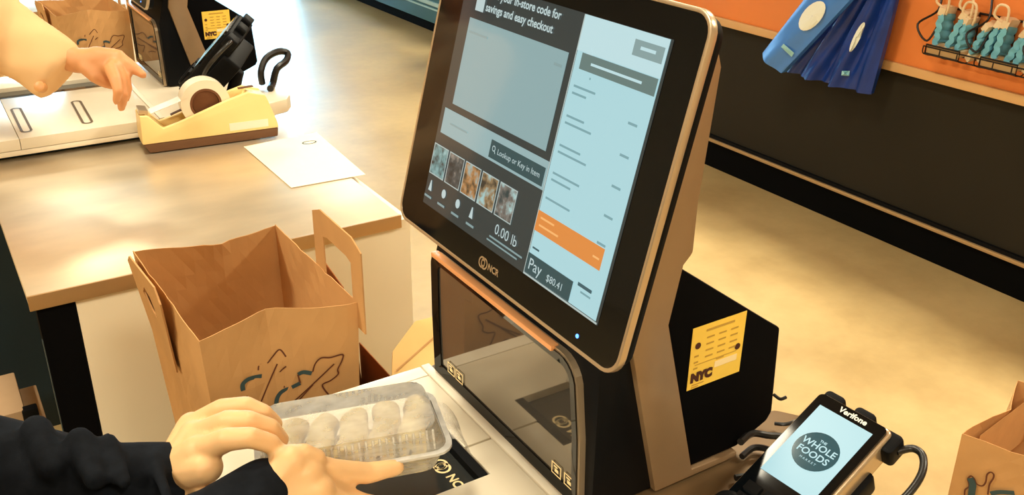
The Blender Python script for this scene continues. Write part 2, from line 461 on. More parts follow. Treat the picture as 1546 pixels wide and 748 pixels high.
def make_counter(label, dy=0.0, dz=0.0, second=False):
    t = thing('scanner_counter', label, 'counter', (0.4, 0.7, 0))
    # tabletop is split by fine seams round the scanner plate
    gx0, gx1, gy0, gy1 = 0.17, 0.466, 0.779, 0.892
    sy = 0.836
    MB().prism([(-0.10, gy1, 0.872), (gx1 + 0.001, gy1, 0.872), (gx1 + 0.001, sy + 0.0015, 0.872), (0.505, sy + 0.0015, 0.872), (0.505, 1.0035, 0.872), (-0.10, 1.0035, 0.872)], (0, 0, 0.028)).build('scale_plate', M['white_metal'], t, bevel=0.0015)
    MB().box(-0.10, 0.505, 1.005, 1.03, 0.872, 0.9).build('back_strip', M['white_rim'], t, bevel=0.0015)
    MB().box(-0.10, gx0 - 0.001, 0.38, gy1 - 0.001, 0.872, 0.9).build('top_plate', M['white_metal'], t, bevel=0.0015)
    MB().prism([(gx0, 0.38, 0.872), (0.505, 0.38, 0.872), (0.505, sy - 0.0015, 0.872), (gx1 + 0.002, sy - 0.0015, 0.872), (gx1 + 0.002, gy0 - 0.002, 0.872), (gx0, gy0 - 0.002, 0.872)], (0, 0, 0.028)).build('top_plate', M['white_metal'], t, bevel=0.0015)
    MB().box(0.506, 0.519, 0.38, 1.03, 0.872, 0.902).build('edge_strip', M['white_rim'], t, bevel=0.002)
    MB().box(gx0, gx1, gy0, gy1, 0.872, 0.888).build('scanner_glass', M['bed_glass'], t)
    fr = MB()
    fr.box(gx1 - 0.012, gx1, gy0, gy1, 0.888, 0.899)
    fr.build('glass_rail', M['black'], t)
    if not second:
        lg = MB()
        ring_logo(lg, V((0.432, 0.832, 0.8885)), V((0, -1, 0)), V((1, 0, 0)), 0.011)
        lg.text('NCR', 0.017, (0.432, 0.812, 0.8887), (0, -1, 0), (1, 0, 0), 0.0005, 'LEFT')
        lg.build('logo', M['pale'], t)
    # deck behind and to the side of the till
    dk = MB()
    if second: dpts = [(0.519, 0.38), (0.80, 0.38), (0.86, 0.40), (0.885, 0.44), (0.89, 0.60), (0.885, 0.67), (0.86, 0.70), (0.80, 0.71), (0.80, 1.03), (0.519, 1.03)]
    else: dpts = [(0.519, 0.60), (0.655, 0.60), (0.695, 0.50), (0.78, 0.50), (0.84, 0.545), (0.88, 0.60), (0.888, 0.66), (0.86, 0.70), (0.80, 0.71), (0.80, 1.03), (0.519, 1.03)]
    dk.prism([(x, y, 0.858) for x, y in dpts], (0, 0, 0.04))
    dk.build('side_deck', M['white_metal'] if second else M['deck'], t, bevel=0.006)
    MB().box(-0.10, 0.519, 0.38, 1.03, 0.858, 0.871).build('apron', M['white_metal'] if second else M['steel_edge'], t, bevel=0.002)
    MB().box(-0.06, 0.78, 0.42, 1.0, -dz, 0.858).build('base_cabinet', M['teal_dark'], t)
    t.location += V((0, dy, dz))
    return t

def ring_logo(mb, c, right, up, r):
    n = right.cross(up)
    for dx in (-0.35, 0.35):
        cc = c + right * dx * r
        pts = [cc + (right * math.cos(a) + up * math.sin(a)) * r * 0.8 for a in [2 * math.pi * k / 20 for k in range(21)]]
        mb.ribbon(pts, r * 0.28, n)
    pts = [c + (right * math.cos(a) + up * math.sin(a)) * r * 0.45 for a in [2 * math.pi * k / 16 for k in range(17)]]
    mb.ribbon(pts, r * 0.2, n)

def make_kiosk():
    t = thing('checkout_kiosk', 'self-checkout till with lit touchscreen and mirrored scanner window, nearest the camera', 'checkout', (0.66, 0.83, 0.9))
    kz = 0.9
    # upright scanner tower
    MB().prism([(0.526, 0.655, kz + 0.002), (0.526, 0.655, 1.084), (0.56, 0.655, 1.20), (0.60, 0.655, 1.20), (0.575, 0.655, 1.13), (0.62, 0.655, kz + 0.002)], (0, 0.36, 0)).build('tower_housing', M['black'], t, bevel=0.004)
    # bent silver band
    band = [(0.556, 1.128), (0.612, 0.902), (0.740, 0.902), (0.740, 0.910), (0.667, 0.912), (0.609, 1.124), (0.621, 1.187), (0.633, 1.255), (0.640, 1.337), (0.645, 1.395), (0.640, 1.410), (0.628, 1.414), (0.600, 1.395)]
    MB().prism([(x, 0.647, z) for x, z in band], (0, 0.376, 0)).build('silver_band', M['silver'], t, bevel=0.003)
    MB().prism([(x, 0.665, z) for x, z in [(0.615, 1.16), (0.632, 1.17), (0.652, 1.19), (0.652, 1.265), (0.638, 1.30), (0.620, 1.30)]], (0, 0.34, 0)).build('back_cover', M['silver'], t, bevel=0.006)
    # black electronics box behind
    bx = [(0.640, 0.914), (0.611, 1.122), (0.622, 1.186), (0.781, 1.071), (0.789, 1.066), (0.797, 0.945), (0.79, 0.934), (0.742, 0.914)]
    MB().prism([(x, 0.651, z) for x, z in bx], (0, 0.368, 0)).build('rear_box', M['black_matte'], t, bevel=0.004)
    # permit sticker on the side of the box
    sx0, sx1, sz0, sz1, sy = 0.647, 0.727, 1.027, 1.107, 0.6502
    st = MB().box(sx0, sx1, sy - 0.0006, sy, sz0, sz1).build('permit_sticker', M['yellow'], t)
    y = sy - 0.0012
    ik = MB()
    for cx, cz in ((sx0 + 0.0095, sz1 - 0.024), (sx1 - 0.0085, sz1 - 0.0435)):
        ik.prism([(cx + 0.0042 * math.cos(a), y, cz + 0.0042 * math.sin(a)) for a in [2 * math.pi * k / 10 for k in range(10)]], (0, 0.0003, 0))
    ik.text('NYC', 0.0150, (sx0 + 0.0195, y, sz0 + 0.0145), (1, 0, 0), (0, 0, 1), 0.0014)
    ik.build('sticker_print', M['ink'], st, kind='stuff')
    fk = MB()
    for k in range(3):
        for j in range(5):
            if (k, j) in ((0, 4), (2, 4)): continue
            fk.box(sx0 + 0.022 + k * 0.018, sx0 + 0.033 + k * 0.018, y, y + 0.0003, sz1 - 0.018 - j * 0.0082, sz1 - 0.0162 - j * 0.0082)
    fk.box(sx0 + 0.02, sx1 - 0.018, y, y + 0.0003, sz1 - 0.0088, sz1 - 0.0062)
    fk.box(sx0 + 0.008, sx1 - 0.01, y, y + 0.0003, sz0 + 0.031, sz0 + 0.0318)
    for k in range(3): fk.box(sx0 + 0.006, sx0 + 0.012, y, y + 0.0003, sz1 - 0.038 - k * 0.008, sz1 - 0.036 - k * 0.008)
    fk.box(sx0 + 0.006, sx0 + 0.024, y, y + 0.0003, sz0 + 0.0048, sz0 + 0.0060); fk.box(sx0 + 0.006, sx0 + 0.016, y, y + 0.0003, sz0 + 0.0018, sz0 + 0.0030)
    fk.build('sticker_table', M['ink_light'], st, kind='stuff')
    MB().box(sx0 + 0.038, sx0 + 0.072, y, y + 0.0003, sz0 + 0.019, sz0 + 0.027).build('sticker_patch', M['pale'], st)

    # scanner window in the front face
    gx = 0.52
    R = lambda a, b, c, d, r, x: [(x, p, q) for p, q in rrect(a, b, c, d, r)]
    def shape(inset, x):
        y0, y1, z0, z1 = 0.668 + inset, 1.014 - inset, 0.901 + inset, 1.086 - inset
        r = max(0.006, 0.035 - inset)
        pts = [(x, y0, z0), (x, y0 + 0.004, z0 + (z1 - z0) * 0.5)]
        for k in range(7):
            a = math.radians(180 - 90 * k / 6); pts.append((x, y0 + 0.012 + r + r * math.cos(a), z1 - r + r * math.sin(a)))
        r2 = r * 0.5
        for k in range(7):
            a = math.radians(90 - 90 * k / 6); pts.append((x, y1 - r2 + r2 * math.cos(a), z1 - r2 + r2 * math.sin(a)))
        pts += [(x, y1, z0 + (z1 - z0) * 0.5), (x, y1 - 0.004, z0)]
        return pts
    MB().frame(shape(0, gx - 0.002), shape(0.0035, gx - 0.002), (0.008, 0, 0)).build('window_trim', M['rim'], t)
    MB().frame(shape(0.0035, gx - 0.004), shape(0.0165, gx - 0.001), (0.008, 0, 0)).build('window_frame', M['black_gloss'], t)
    MB().prism(shape(0.0155, gx + 0.001), (0.004, 0, 0)).build('window_glass', M['glass'], t)
    MB().box(gx - 0.007, gx + 0.004, 0.725, 1.004, 1.0805, 1.0875).build('copper_trim', M['copper'], t, bevel=0.002)
    for y0 in (0.965, 0.943, 0.715, 0.690):
        ic = MB(); c = V((gx - 0.0008, y0, 0.926))
        q = [c + V((0, a * 0.0095, b * 0.008)) for a, b in ((-1, -1), (1, -1), (1, 1), (-1, 1))]
        ic.frame(q, [c + (p - c) * 0.84 for p in q], (0.0003, 0, 0))
        ic.box(gx - 0.0008, gx - 0.0005, y0 - 0.004, y0 + 0.003, 0.9225, 0.927); ic.box(gx - 0.0008, gx - 0.0005, y0 - 0.002, y0 + 0.005, 0.9285, 0.9305)
        ic.build('window_icon', M['pale'], t)

    # touchscreen monitor
    U0, U1, V0, V1 = 0.5745, 1.0275, 0.0395, 0.3785
    o2 = rrect(U0, U1, V0, V1, 0.022, 6); i2 = rrect(U0 + 0.0042, U1 - 0.0042, V0 + 0.0042, V1 - 0.0042, 0.018, 6)
    MB().prism([mp(u, v, -0.008) for u, v in rrect(U0 + 0.004, U1 - 0.004, V0 + 0.004, V1 - 0.004, 0.02, 6)], MN * -0.013).build('monitor_shell', M['black'], t, bevel=0.006)
    MB().frame([mp(u, v, 0.0005) for u, v in o2], [mp(u, v, 0.0005) for u, v in i2], MN * -0.008).build('monitor_rim', M['rim'], t, bevel=0.0012)
    face = MB().prism([mp(u, v, 0.0) for u, v in i2], MN * -0.006).build('monitor_glass', M['black_gloss'], t)
    MB().prism([mp(a, b, -0.03) for a, b in rrect(0.68, 0.92, 0.10, 0.31, 0.03, 4)], (0.05, 0, -0.02)).build('monitor_mount', M['black'], t, bevel=0.006)
    def rect(mb, u0, u1, v0, v1, w): mb.poly([mp(u1, v0, w), mp(u0, v0, w), mp(u0, v1, w), mp(u1, v1, w)])
    def ui(name, mk, rects, w):
        mb = MB()
        for r in rects: rect(mb, *r, w)
        return mb.build(name, UI[mk], face, kind='stuff' if len(rects) > 2 else None)
    w = 0.0004
    ui('display', 'back', [(0.6155, 0.9725, 0.0765, 0.3475)], w)
    ui('receipt_pane', 'light', [(0.619, 0.7425, 0.0795, 0.347)], w * 2)
    ui('receipt_header', 'head', [(0.619, 0.7425, 0.3125, 0.347)], w * 3)
    ui('receipt_edge', 'border', [(0.7425, 0.7440, 0.0770, 0.347), (0.6165, 0.7440, 0.0770, 0.0790)], w * 3)
    ui('work_pane', 'panel', [(0.755, 0.950, 0.206, 0.307)], w * 2)
    ui('entry_bar', 'bar', [(0.743, 0.964, 0.1675, 0.198)], w * 2)
    ui('lookup_button', 'slate', [(0.7475, 0.8535, 0.1705, 0.1905)], w * 3)
    ui('header_button', 'btn', [(0.622, 0.663, 0.3245, 0.339)], w * 4)
    ui('notice_bar', 'tip', [(0.6205, 0.733, 0.296, 0.3118)], w * 4)
    mb = MB(); mb.poly([mp(0.727, 0.3118, w * 4), mp(0.717, 0.3118, w * 4), mp(0.722, 0.3185, w * 4)]); mb.build('notice_pointer', UI['head'], face)
    ui('total_bar', 'orange', [(0.631, 0.7425, 0.126, 0.1478)], w * 4)
    ui('pay_button', 'slate', [(0.663, 0.7425, 0.0800, 0.1015)], w * 4)
    th = [((40, 54, 56), (110, 150, 150), (150, 186, 186)), ((40, 48, 50), (70, 78, 78), (150, 140, 128)), ((66, 58, 44), (176, 128, 78), (150, 176, 172)), ((60, 52, 42), (150, 124, 88), (160, 196, 194)), ((44, 62, 64), (120, 112, 104), (170, 206, 204))]
    for i in range(5):
        u1 = 0.9705 - i * 0.0378; u0 = u1 - 0.0345
        fr = MB(); o = [mp(a, b, w * 3) for a, b in ((u1, 0.1152), (u0, 0.1152), (u0, 0.1530), (u1, 0.1530))]
        n_ = [mp(a, b, w * 3) for a, b in ((u1 - .0012, 0.1164), (u0 + .0012, 0.1164), (u0 + .0012, 0.1518), (u1 - .0012, 0.1518))]
        for k in range(4): fr.poly([o[k], o[(k + 1) % 4], n_[(k + 1) % 4], n_[k]])
        fr.build('thumbnail_border', UI['border'], face)
        mb = MB(); mb.poly(n_); mb.build('thumbnail', thumb_mat(i, *th[i]), face)
    # small pictograms with captions too blurred to read
    ic = MB()
    for k, (u, v) in enumerate(((0.961, 0.100), (0.928, 0.1015), (0.894, 0.101), (0.862, 0.100))):
        if k in (0, 3):
            ic.poly([mp(u + 0.004, v - 0.005, w * 3), mp(u - 0.004, v - 0.005, w * 3), mp(u - 0.001, v + 0.008, w * 3), mp(u + 0.001, v + 0.008, w * 3)])
        else:
            ic.poly([mp(u + 0.0048 * math.cos(a), v + 0.0055 * math.sin(a), w * 3) for a in [2 * math.pi * q / 12 for q in range(12)]])
    ic.build('pictograms', UI['text'], face, kind='stuff')
    cap = [(u - 0.008, u + 0.009, 0.0858, 0.0885) for u in (0.962, 0.929, 0.895, 0.860)]
    ui('captions', 'btn', cap, w * 3)
    tx = MB()
    def put(mb, s, size, u, v, k=4, bold=0.0, al='CENTER'): mb.text(s, size, mp(u, v, w * k), RIGHT, MU, bold, al)
    put(tx, 'Scan your in-store code for', 0.0125, 0.920, 0.3385, bold=0.0003, al='LEFT')
    put(tx, 'savings and easy checkout', 0.0125, 0.920, 0.3232, bold=0.0003, al='LEFT')
    put(tx, 'Lookup or Key in Item', 0.0090, 0.8375, 0.1805, al='LEFT')
    put(tx, '0.00 lb', 0.0165, 0.788, 0.1015)
    put(tx, 'Pay', 0.0175, 0.738, 0.0905, 5, al='LEFT')
    put(tx, '$80.41', 0.0105, 0.690, 0.0885, 5)
    mag = [mp(0.8455 + 0.0028 * math.cos(a), 0.182 + 0.0028 * math.sin(a), w * 4) for a in [2 * math.pi * k / 12 for k in range(13)]]
    tx.ribbon(mag, 0.001, MN); tx.ribbon([mp(0.8435, 0.180, w * 4), mp(0.8415, 0.177, w * 4)], 0.0012, MN)
    tx.poly([mp(0.9415, 0.3165, w * 4), mp(0.9240, 0.3165, w * 4), mp(0.9240, 0.338, w * 4), mp(0.9415, 0.338, w * 4)])
    tx.build('white_lettering', UI['text'], face, kind='stuff')
    ui('scale_captions', 'btn', [(0.752, 0.818, 0.0895, 0.0915), (0.760, 0.822, 0.0848, 0.0866)], w * 3)
    gl = []
    for v, a, b in ((0.279, 0.735, 0.700), (0.272, 0.735, 0.712), (0.249, 0.735, 0.706), (0.242, 0.735, 0.692), (0.219, 0.735, 0.700), (0.212, 0.735, 0.688), (0.190, 0.735, 0.690), (0.183, 0.735, 0.702), (0.163, 0.737, 0.695)):
        gl.append((b, a, v - 0.0011, v + 0.0011))
        if v in (0.279, 0.249, 0.219, 0.190, 0.163): gl.append((0.632, 0.645, v - 0.0142, v - 0.0118))
    gl += [(0.712, 0.714, 0.2895, 0.2915), (0.634, 0.650, 0.1015, 0.1040), (0.634, 0.650, 0.0955, 0.0975)]
    ui('receipt_lines', 'faint', gl, w * 3)
    ui('receipt_total', 'dark', [(0.634, 0.656, 0.1010, 0.1045)], w * 4)
    ui('receipt_tax', 'dark', [(0.726, 0.738, 0.1075, 0.1095)], w * 4)
    ui('button_lettering', 'head', [(0.632, 0.653, 0.331, 0.334), (0.640, 0.716, 0.3025, 0.3050)], w * 5)
    ui('total_lettering', 'orange_text', [(0.712, 0.736, 0.1405, 0.1425), (0.702, 0.736, 0.1325, 0.1345), (0.635, 0.645, 0.1350, 0.1370)], w * 5)
    ui('work_lettering', 'btn', [(0.905, 0.945, 0.2905, 0.2930), (0.760, 0.774, 0.2905, 0.2935), (0.905, 0.945, 0.1820, 0.1840)], w * 4)
    lg = MB(); ring_logo(lg, mp(0.8195, 0.0575, w), RIGHT, MU, 0.0072); lg.text('NCR', 0.0105, mp(0.809, 0.0572, w), RIGHT, MU, 0.0003, 'LEFT')
    lg.build('maker_logo', M['rim'], face)
    MB().prism([mp(0.639 + 0.0022 * math.cos(a), 0.0545 + 0.0022 * math.sin(a), 0.0003) for a in [2 * math.pi * k / 12 for k in range(12)]], MN * 0.0006).build('power_light', UI['led'], face)
    return t

# card terminal on its bracket
def make_terminal(label, c, rt, up, k, deck, dark=False):
    rt = rt.normalized(); up = (up - rt * up.dot(rt)).normalized(); n = rt.cross(up)
    P = lambda x, y, w=0.0: c + (rt * x + up * y + n * w) * k
    q = P(0, -0.02, -0.05)
    t = thing('card_terminal', label, 'card reader', (q.x, q.y, deck))
    bw, y0, y1 = 0.0475, -0.118, 0.072
    MB().prism([P(x, y, -0.004) for x, y in rrect(-bw, bw, y0, y1, 0.008)], n * -0.034 * k).build('body', M['black'] if dark else M['rim'], t, bevel=0.005, seg=3)
    MB().prism([P(x, y, 0.0) for x, y in rrect(-bw + 0.004, bw - 0.004, y0 + 0.004, y1 - 0.004, 0.006)], n * -0.006 * k).build('bezel', M['black_gloss'], t)
    MB().prism([P(x, y, -0.028) for x, y in rrect(-bw - 0.007, bw + 0.007, y0 + 0.02, y1 - 0.045, 0.008)], n * -0.026 * k * (1.6 if dark else 1)).build('cradle', M['black'], t, bevel=0.004)
    sc = MB(); sc.poly([P(x, y, 0.0005) for x, y in ((-0.034, -0.053), (0.034, -0.053), (0.034, 0.053), (-0.034, 0.053))])
    scr = sc.build('display', UI['card'], t)
    ds = MB(); cx, cy, r = 0.0, -0.001, 0.0255
    ds.poly([P(cx + r * math.cos(a), cy + r * math.sin(a), 0.001) for a in [2 * math.pi * k / 32 for k in range(32)]])
    ds.build('logo_disc', UI['logo_green'], scr)
    tx = MB()
    tx.text('THE', 0.0045 * k, P(cx, cy + 0.0140, 0.0014), rt, up, 0.0001)
    tx.text('WHOLE', 0.0118 * k, P(cx, cy + 0.0062, 0.0014), rt, up, 0.0002)
    tx.text('FOODS', 0.0118 * k, P(cx, cy - 0.0055, 0.0014), rt, up, 0.0002)
    tx.text('M A R K E T', 0.0040 * k, P(cx, cy - 0.0145, 0.0014), rt, up)
    tx.build('logo_lettering', UI['card'], scr)
    MB().text('Verifone', 0.0100 * k, P(0.004, 0.0605, 0.0006), rt, up, 0.0003).build('maker_name', M['white_print'], t)
    kp = MB()
    for i in range(3):
        for j in range(2): kp.prism([P(-0.024 + i * 0.024 + a, -0.078 - j * 0.017 + b, 0.0) for a, b in ((-0.009, -0.006), (0.009, -0.006), (0.009, 0.006), (-0.009, 0.006))], n * 0.003 * k)
    kp.build('keys', M['black'], t)
    # side bumps and stand
    for x in (-0.034, 0.006):
        MB().prism([P(x + a, y1 + b, -0.012) for a, b in rrect(-0.013, 0.013, -0.008, 0.012, 0.006)], n * -0.022 * k).build('bumper', M['black'], t, bevel=0.004)
    MB().prism([P(bw - 0.004 + a, 0.060 + b, -0.008) for a, b in rrect(-0.010, 0.016, -0.014, 0.014, 0.006)], n * -0.026 * k).build('cable_boot', M['black'], t, bevel=0.004)
    MB().prism([P(x, y, 0.004) for x, y in rrect(-0.052, -0.008, -0.150, -0.092, 0.018)], n * -0.05 * k).build('card_slot_hood', M['black'], t, bevel=0.008, seg=3)
    st = MB(); st.tube([P(0, -0.02, -0.05), P(0, -0.02, -0.075), (P(0, -0.02, -0.05).x, P(0, -0.02, -0.05).y, deck + 0.006)], 0.014 * k, 14)
    st.build('stand', M['black'], t, smooth=True)
    MB().lathe([(0.05, 0), (0.05, 0.006), (0.02, 0.01)], (q.x, q.y, deck)).build('stand_base', M['black'], t, smooth=True)
    cp = [P(bw + 0.010, 0.060, -0.02), P(bw + 0.020, 0.073, -0.02), P(bw + 0.034, 0.070, -0.018), P(bw + 0.046, 0.050, -0.016), P(bw + 0.049, 0.020, -0.016), P(bw + 0.042, -0.012, -0.020), P(bw + 0.022, -0.040, -0.030), P(bw - 0.005, -0.058, -0.045)]
    MB().tube(bez(cp, 28), 0.0042 * k, 10).build('cable', M['cable'], t, smooth=True)
    return t

def bez(p, n):
    """Catmull-Rom through the points"""
    p = [V(q) for q in p]; out = []
    for k in range(n + 1):
        s = k / n * (len(p) - 1); i = min(int(s), len(p) - 2); f = s - i
        a, b, c, d = p[max(i - 1, 0)], p[i], p[i + 1], p[min(i + 2, len(p) - 1)]
        out.append(0.5 * ((2 * b) + (c - a) * f + (2 * a - 5 * b + 4 * c - d) * f * f + (3 * b - a - 3 * c + d) * f ** 3))
    return out

counter = make_counter('white scanning counter with dark scanner glass under the clear clamshell')
kiosk = make_kiosk()
terminal = make_terminal('grey card terminal showing a round green logo beside the front till', V((0.741, 0.538, 0.98)), V((0.10, -0.993, -0.02)), V((0.90, 0.10, 0.42)), 1.0, 0.899)
# loose cables behind the till on the side deck
def cable(pts, r, label, n=24):
    o = MB().tube(bez(pts, n), r, 8).build('cable', M['cable'], smooth=True)
    return tag(o, label, 'cable')
cable([at(1118, 668, 0.93), at(1135, 655, 0.925), at(1160, 658, 0.92), at(1185, 660, 0.915), at(1215, 668, 0.91), at(1240, 700, 0.905)], 0.0045, 'thick black cable lying behind the till towards the card terminal')
cable([at(1168, 596, 0.93), at(1178, 603, 0.928), at(1187, 600, 0.93)], 0.0022, 'short black wire end sticking out behind the rear box', 10)
cable([at(1170, 640, 0.905), at(1185, 641, 0.908), at(1200, 637, 0.91), at(1212, 628, 0.905)], 0.0025, 'thin black wire on the rounded corner of the side deck', 14)
cable([at(1120, 690, 0.905), at(1140, 676, 0.905), at(1165, 684, 0.905), at(1150, 712, 0.905), at(1110, 722, 0.905)], 0.004, 'coiled black cable at the foot of the silver band', 20)

# ------------------------------------------------------------------ bagging table
def make_table():
    t = thing('bagging_table', 'steel topped bagging table carrying the tape dispenser', 'table', (0.45, 2.1, 0))
    MB().box(0.074, 0.82, 1.745, 2.56, 0.785, 0.80).build('table_top', M['steel'], t, bevel=0.0015)
    MB().box(0.074, 0.82, 1.740, 1.7449, 0.772, 0.802).build('front_lip', M['steel_edge'], t, bevel=0.001)
    MB().box(0.152, 0.845, 1.752, 1.772, 0.12, 0.785).build('front_panel', M['panel'], t)
    MB().box(0.825, 0.845, 1.774, 2.36, 0.12, 0.785).build('end_panel', M['panel'], t)
    MB().box(0.085, 0.151, 1.752, 1.80, 0.0, 0.785).build('corner_post', M['black_matte'], t)
    MB().box(0.0835, 0.0849, 1.752, 1.765, 0.0, 0.70).build('post_edge', M['post_edge'], t)
    MB().box(0.78, 0.82, 1.774, 1.81, 0.0, 0.12).build('foot', M['black'], t)
    return t
table = make_table()

# ------------------------------------------------------------------ paper bag
ZB, ZT = 0.578, 1.0
def make_bag(label, rim, base, zb, zt, gusset=0.03, seed=0, mk='kraft', folded=(0, 2)):
    """rim, base: left-front, right-front, right-back, left-back corners"""
    cx = sum(p[0] for p in base) / 4; cy = sum(p[1] for p in base) / 4
    t = thing('paper_bag', label, 'bag', (cx, cy, zb))
    cen = V((cx, cy, 0))
    def wall(i):
        j = (i + 1) % 4
        def fn(s, q):
            a = V((*rim[i], zt)).lerp(V((*rim[j], zt)), s); b = V((*base[i], zb)).lerp(V((*base[j], zb)), s)
            p = b.lerp(a, q)
            n = (cen - p); n.z = 0; n.normalize()
            if i in folded:
                g = max(0, 1 - abs(s - 0.45) / 0.45)
                p += n * gusset * g * max(0, (q - 0.62) / 0.38) ** 1.3
                p.z += (0.010 * g if i == 0 else -0.002) * q
            p += n * 0.0025 * noise1(s * 3 + q * 4, seed + i) * math.sin(math.pi * s)
            p.z -= 0.004 * abs(noise1(s * 2, seed + 2 * i)) * q * math.sin(math.pi * s)
            return p
        return fn
    fns = [wall(i) for i in range(4)]
    mb = MB()
    for i in range(4): mb.grid(fns[i], 15, 18)
    mb.poly([(*p, zb) for p in base])
    bmesh.ops.remove_doubles(mb.b, verts=mb.b.verts, dist=0.0008)
    body = mb.build('paper_body', M[mk], t, solid=0.0012)
    return t, fns

bagF = [(0.224, 1.083), (0.437, 1.077), (0.430, 1.387), (0.213, 1.400)]
bagB = [(0.244, 1.108), (0.430, 1.105), (0.428, 1.370), (0.236, 1.375)]
bag, fns = make_bag('open kraft paper grocery bag with leaf print standing behind the scanner counter', bagF, bagB, ZB, ZT)
def front_print(t, polys, width, m, name, p0, n, off, z26=None):
    mb = MB()
    for pl in polys:
        pts = bez([on(x, y, p0, n) + V(off) for x, y in pl], max(8, 5 * len(pl)))
        mb.ribbon(pts, width, V(n))
    return mb.build(name, m, t)
def zz(l): return [(320 + x / 2.79, 480 + y / 2.79) for x, y in l]
def on_front(px, py):
    """point on the bag's front wall that the pixel sees"""
    p = on(px, py, (0, 1.09, 0), (0, 1, 0))
    for _ in range(4):
        x = p.x; z = p.z
        q = (z - ZB) / (ZT - ZB)
        xa = bagB[0][0] + (bagF[0][0] - bagB[0][0]) * q; xb = bagB[1][0] + (bagF[1][0] - bagB[1][0]) * q
        s = (x - xa) / (xb - xa)
        w = fns[0](min(1, max(0, s)), min(1, max(0, q)))
        p = on(px, py, (0, w.y - 0.002, 0), (0, 1, 0))
    return p
def leaf(polys, width, m, name):
    mb = MB()
    for pl in polys:
        pts = bez([on_front(*p) for p in zz(pl)], max(8, 5 * len(pl)))
        mb.ribbon(pts, width, V((0, 1, 0)))
    mb.build(name, m, bag)
leaf([[(132, 308), (130, 282), (150, 262), (178, 252), (210, 246)], [(270, 384), (275, 340), (295, 312), (330, 297), (372, 276)], [(362, 240), (385, 230), (420, 235)]], 0.0062, M['print_teal'], 'leaf_print')
leaf([[(195, 222), (200, 200), (230, 195), (255, 165), (285, 135), (312, 165)], [(312, 205), (285, 232), (288, 262), (306, 295)],
      [(425, 228), (435, 195), (460, 170), (500, 168), (550, 155), (548, 180), (530, 218), (532, 238), (500, 265), (465, 285), (492, 326)],
      [(275, 195), (242, 270), (205, 360)], [(515, 195), (420, 285), (325, 372)], [(425, 283), (345, 372)], [(440, 345), (400, 352), (370, 372)], [(372, 276), (362, 240)], [(150, 330), (135, 345)]], 0.0022, M['print_brown'], 'leaf_outline')
# flat paper handles glued to the two long walls
def handle(px_y0, px_y1, x, zt, zb, bar, mat_, t, lean=0.0):
    P = lambda y, z: V((x + lean * (z - zb), y, z))
    h = MB()
    o = [P(px_y0, zb), P(px_y0, zt - 0.012), P(px_y0 + 0.03, zt), P(px_y1 - 0.03, zt), P(px_y1, zt - 0.012), P(px_y1, zb)]
    i = [P(px_y0 + bar, zb + 0.03), P(px_y0 + bar, zt - bar - 0.004), P(px_y0 + 0.03 + bar * 0.6, zt - bar), P(px_y1 - 0.03 - bar * 0.6, zt - bar), P(px_y1 - bar, zt - bar - 0.004), P(px_y1 - bar, zb + 0.03)]
    h.frame(o, i, (0.002, 0, 0))
    return h.build('handle', mat_, t)
handle(1.055, 1.226, 0.436, 1.094, 0.96, 0.036, M['kraft'], bag)
lh = MB()
X = 0.2085
o = [(X + 0.012, 1.235, 0.872), (X - 0.001, 1.205, 1.0), (X - 0.002, 1.225, 1.018), (X - 0.004, 1.375, 1.004), (X - 0.004, 1.392, 0.99), (X + 0.010, 1.350, 0.868)]
i_ = [(X + 0.004, 1.272, 0.945), (X + 0.002, 1.27, 0.962), (X + 0.001, 1.285, 0.974), (X, 1.315, 0.978), (X, 1.325, 0.966), (X + 0.003, 1.30, 0.948)]
lh.frame(o, i_, (-0.0025, 0, 0)); lh.build('handle', M['kraft'], bag)

# bag shelf under the bag
shelf = thing('bag_shelf', 'low steel bagging shelf hidden behind the scanner counter under the open paper bag', 'shelf', (0.3, 1.24, 0))
MB().box(0.05, 0.72, 1.035, 1.44, 0.555, 0.577).build('shelf_plate', M['steel'], shelf, bevel=0.002)
MB().box(0.08, 0.70, 1.06, 1.40, 0.0, 0.555).build('shelf_base', M['teal_dark'], shelf)

# bag stack in the rack beside it: a folded bag coloured as in shadow, and one coloured as strongly lit leaning at the till
fb = thing('paper_bag', 'narrow half-folded paper bag squeezed between open bag and front till', 'bag', (0.49, 1.2, 0.578))
fm = MB()
A = lambda x, y, z: (x, y, z)
fm.grid(lambda s, q: (0.452 + 0.062 * s + 0.004 * math.sin(q * 5), 1.17 + 0.10 * s, 0.579 + (0.395 - 0.16 * s) * q), 6, 10)
fm.grid(lambda s, q: (0.514 + 0.012 * s, 1.27 - 0.10 * s, 0.579 + (0.235 - 0.02 * s) * q), 4, 10)
fm.build('paper_body', M['kraft_shaded'], fb, solid=0.0015)
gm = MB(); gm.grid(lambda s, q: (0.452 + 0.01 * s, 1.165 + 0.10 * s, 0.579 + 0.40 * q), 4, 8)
gm.build('folded_gusset', M['kraft_shaded'], fb, solid=0.0015)
pb = thing('paper_bag', 'strongly lit folded paper bag leaning against the back of the front till', 'bag', (0.60, 1.24, 0.578))
pm = MB()
PN = (0.0, -0.42, 0.91); PO = (0.58, 1.10, 0.79)
tp = [on(x, y, PO, PN) for x, y in ((590, 590), (592, 530), (626, 484), (668, 474), (690, 590))]
lo = [V((p.x, p.y, 0.579)) for p in tp]
va = [pm.b.verts.new(p) for p in tp]; vb = [pm.b.verts.new(p) for p in lo]
pm.b.faces.new(va); pm.b.faces.new(vb[::-1])
for k in range(5): pm.b.faces.new((va[k], va[(k + 1) % 5], vb[(k + 1) % 5], vb[k]))
pm.build('paper_body', M['kraft_lit'], pb, bevel=0.004)
fl_ = MB(); fl_.ribbon([on(x, y, V(PO) + V((0, 0, 0.002)), PN) for x, y in ((598, 560), (660, 505))], 0.002, PN); fl_.build('fold_line', M['kraft'], pb)

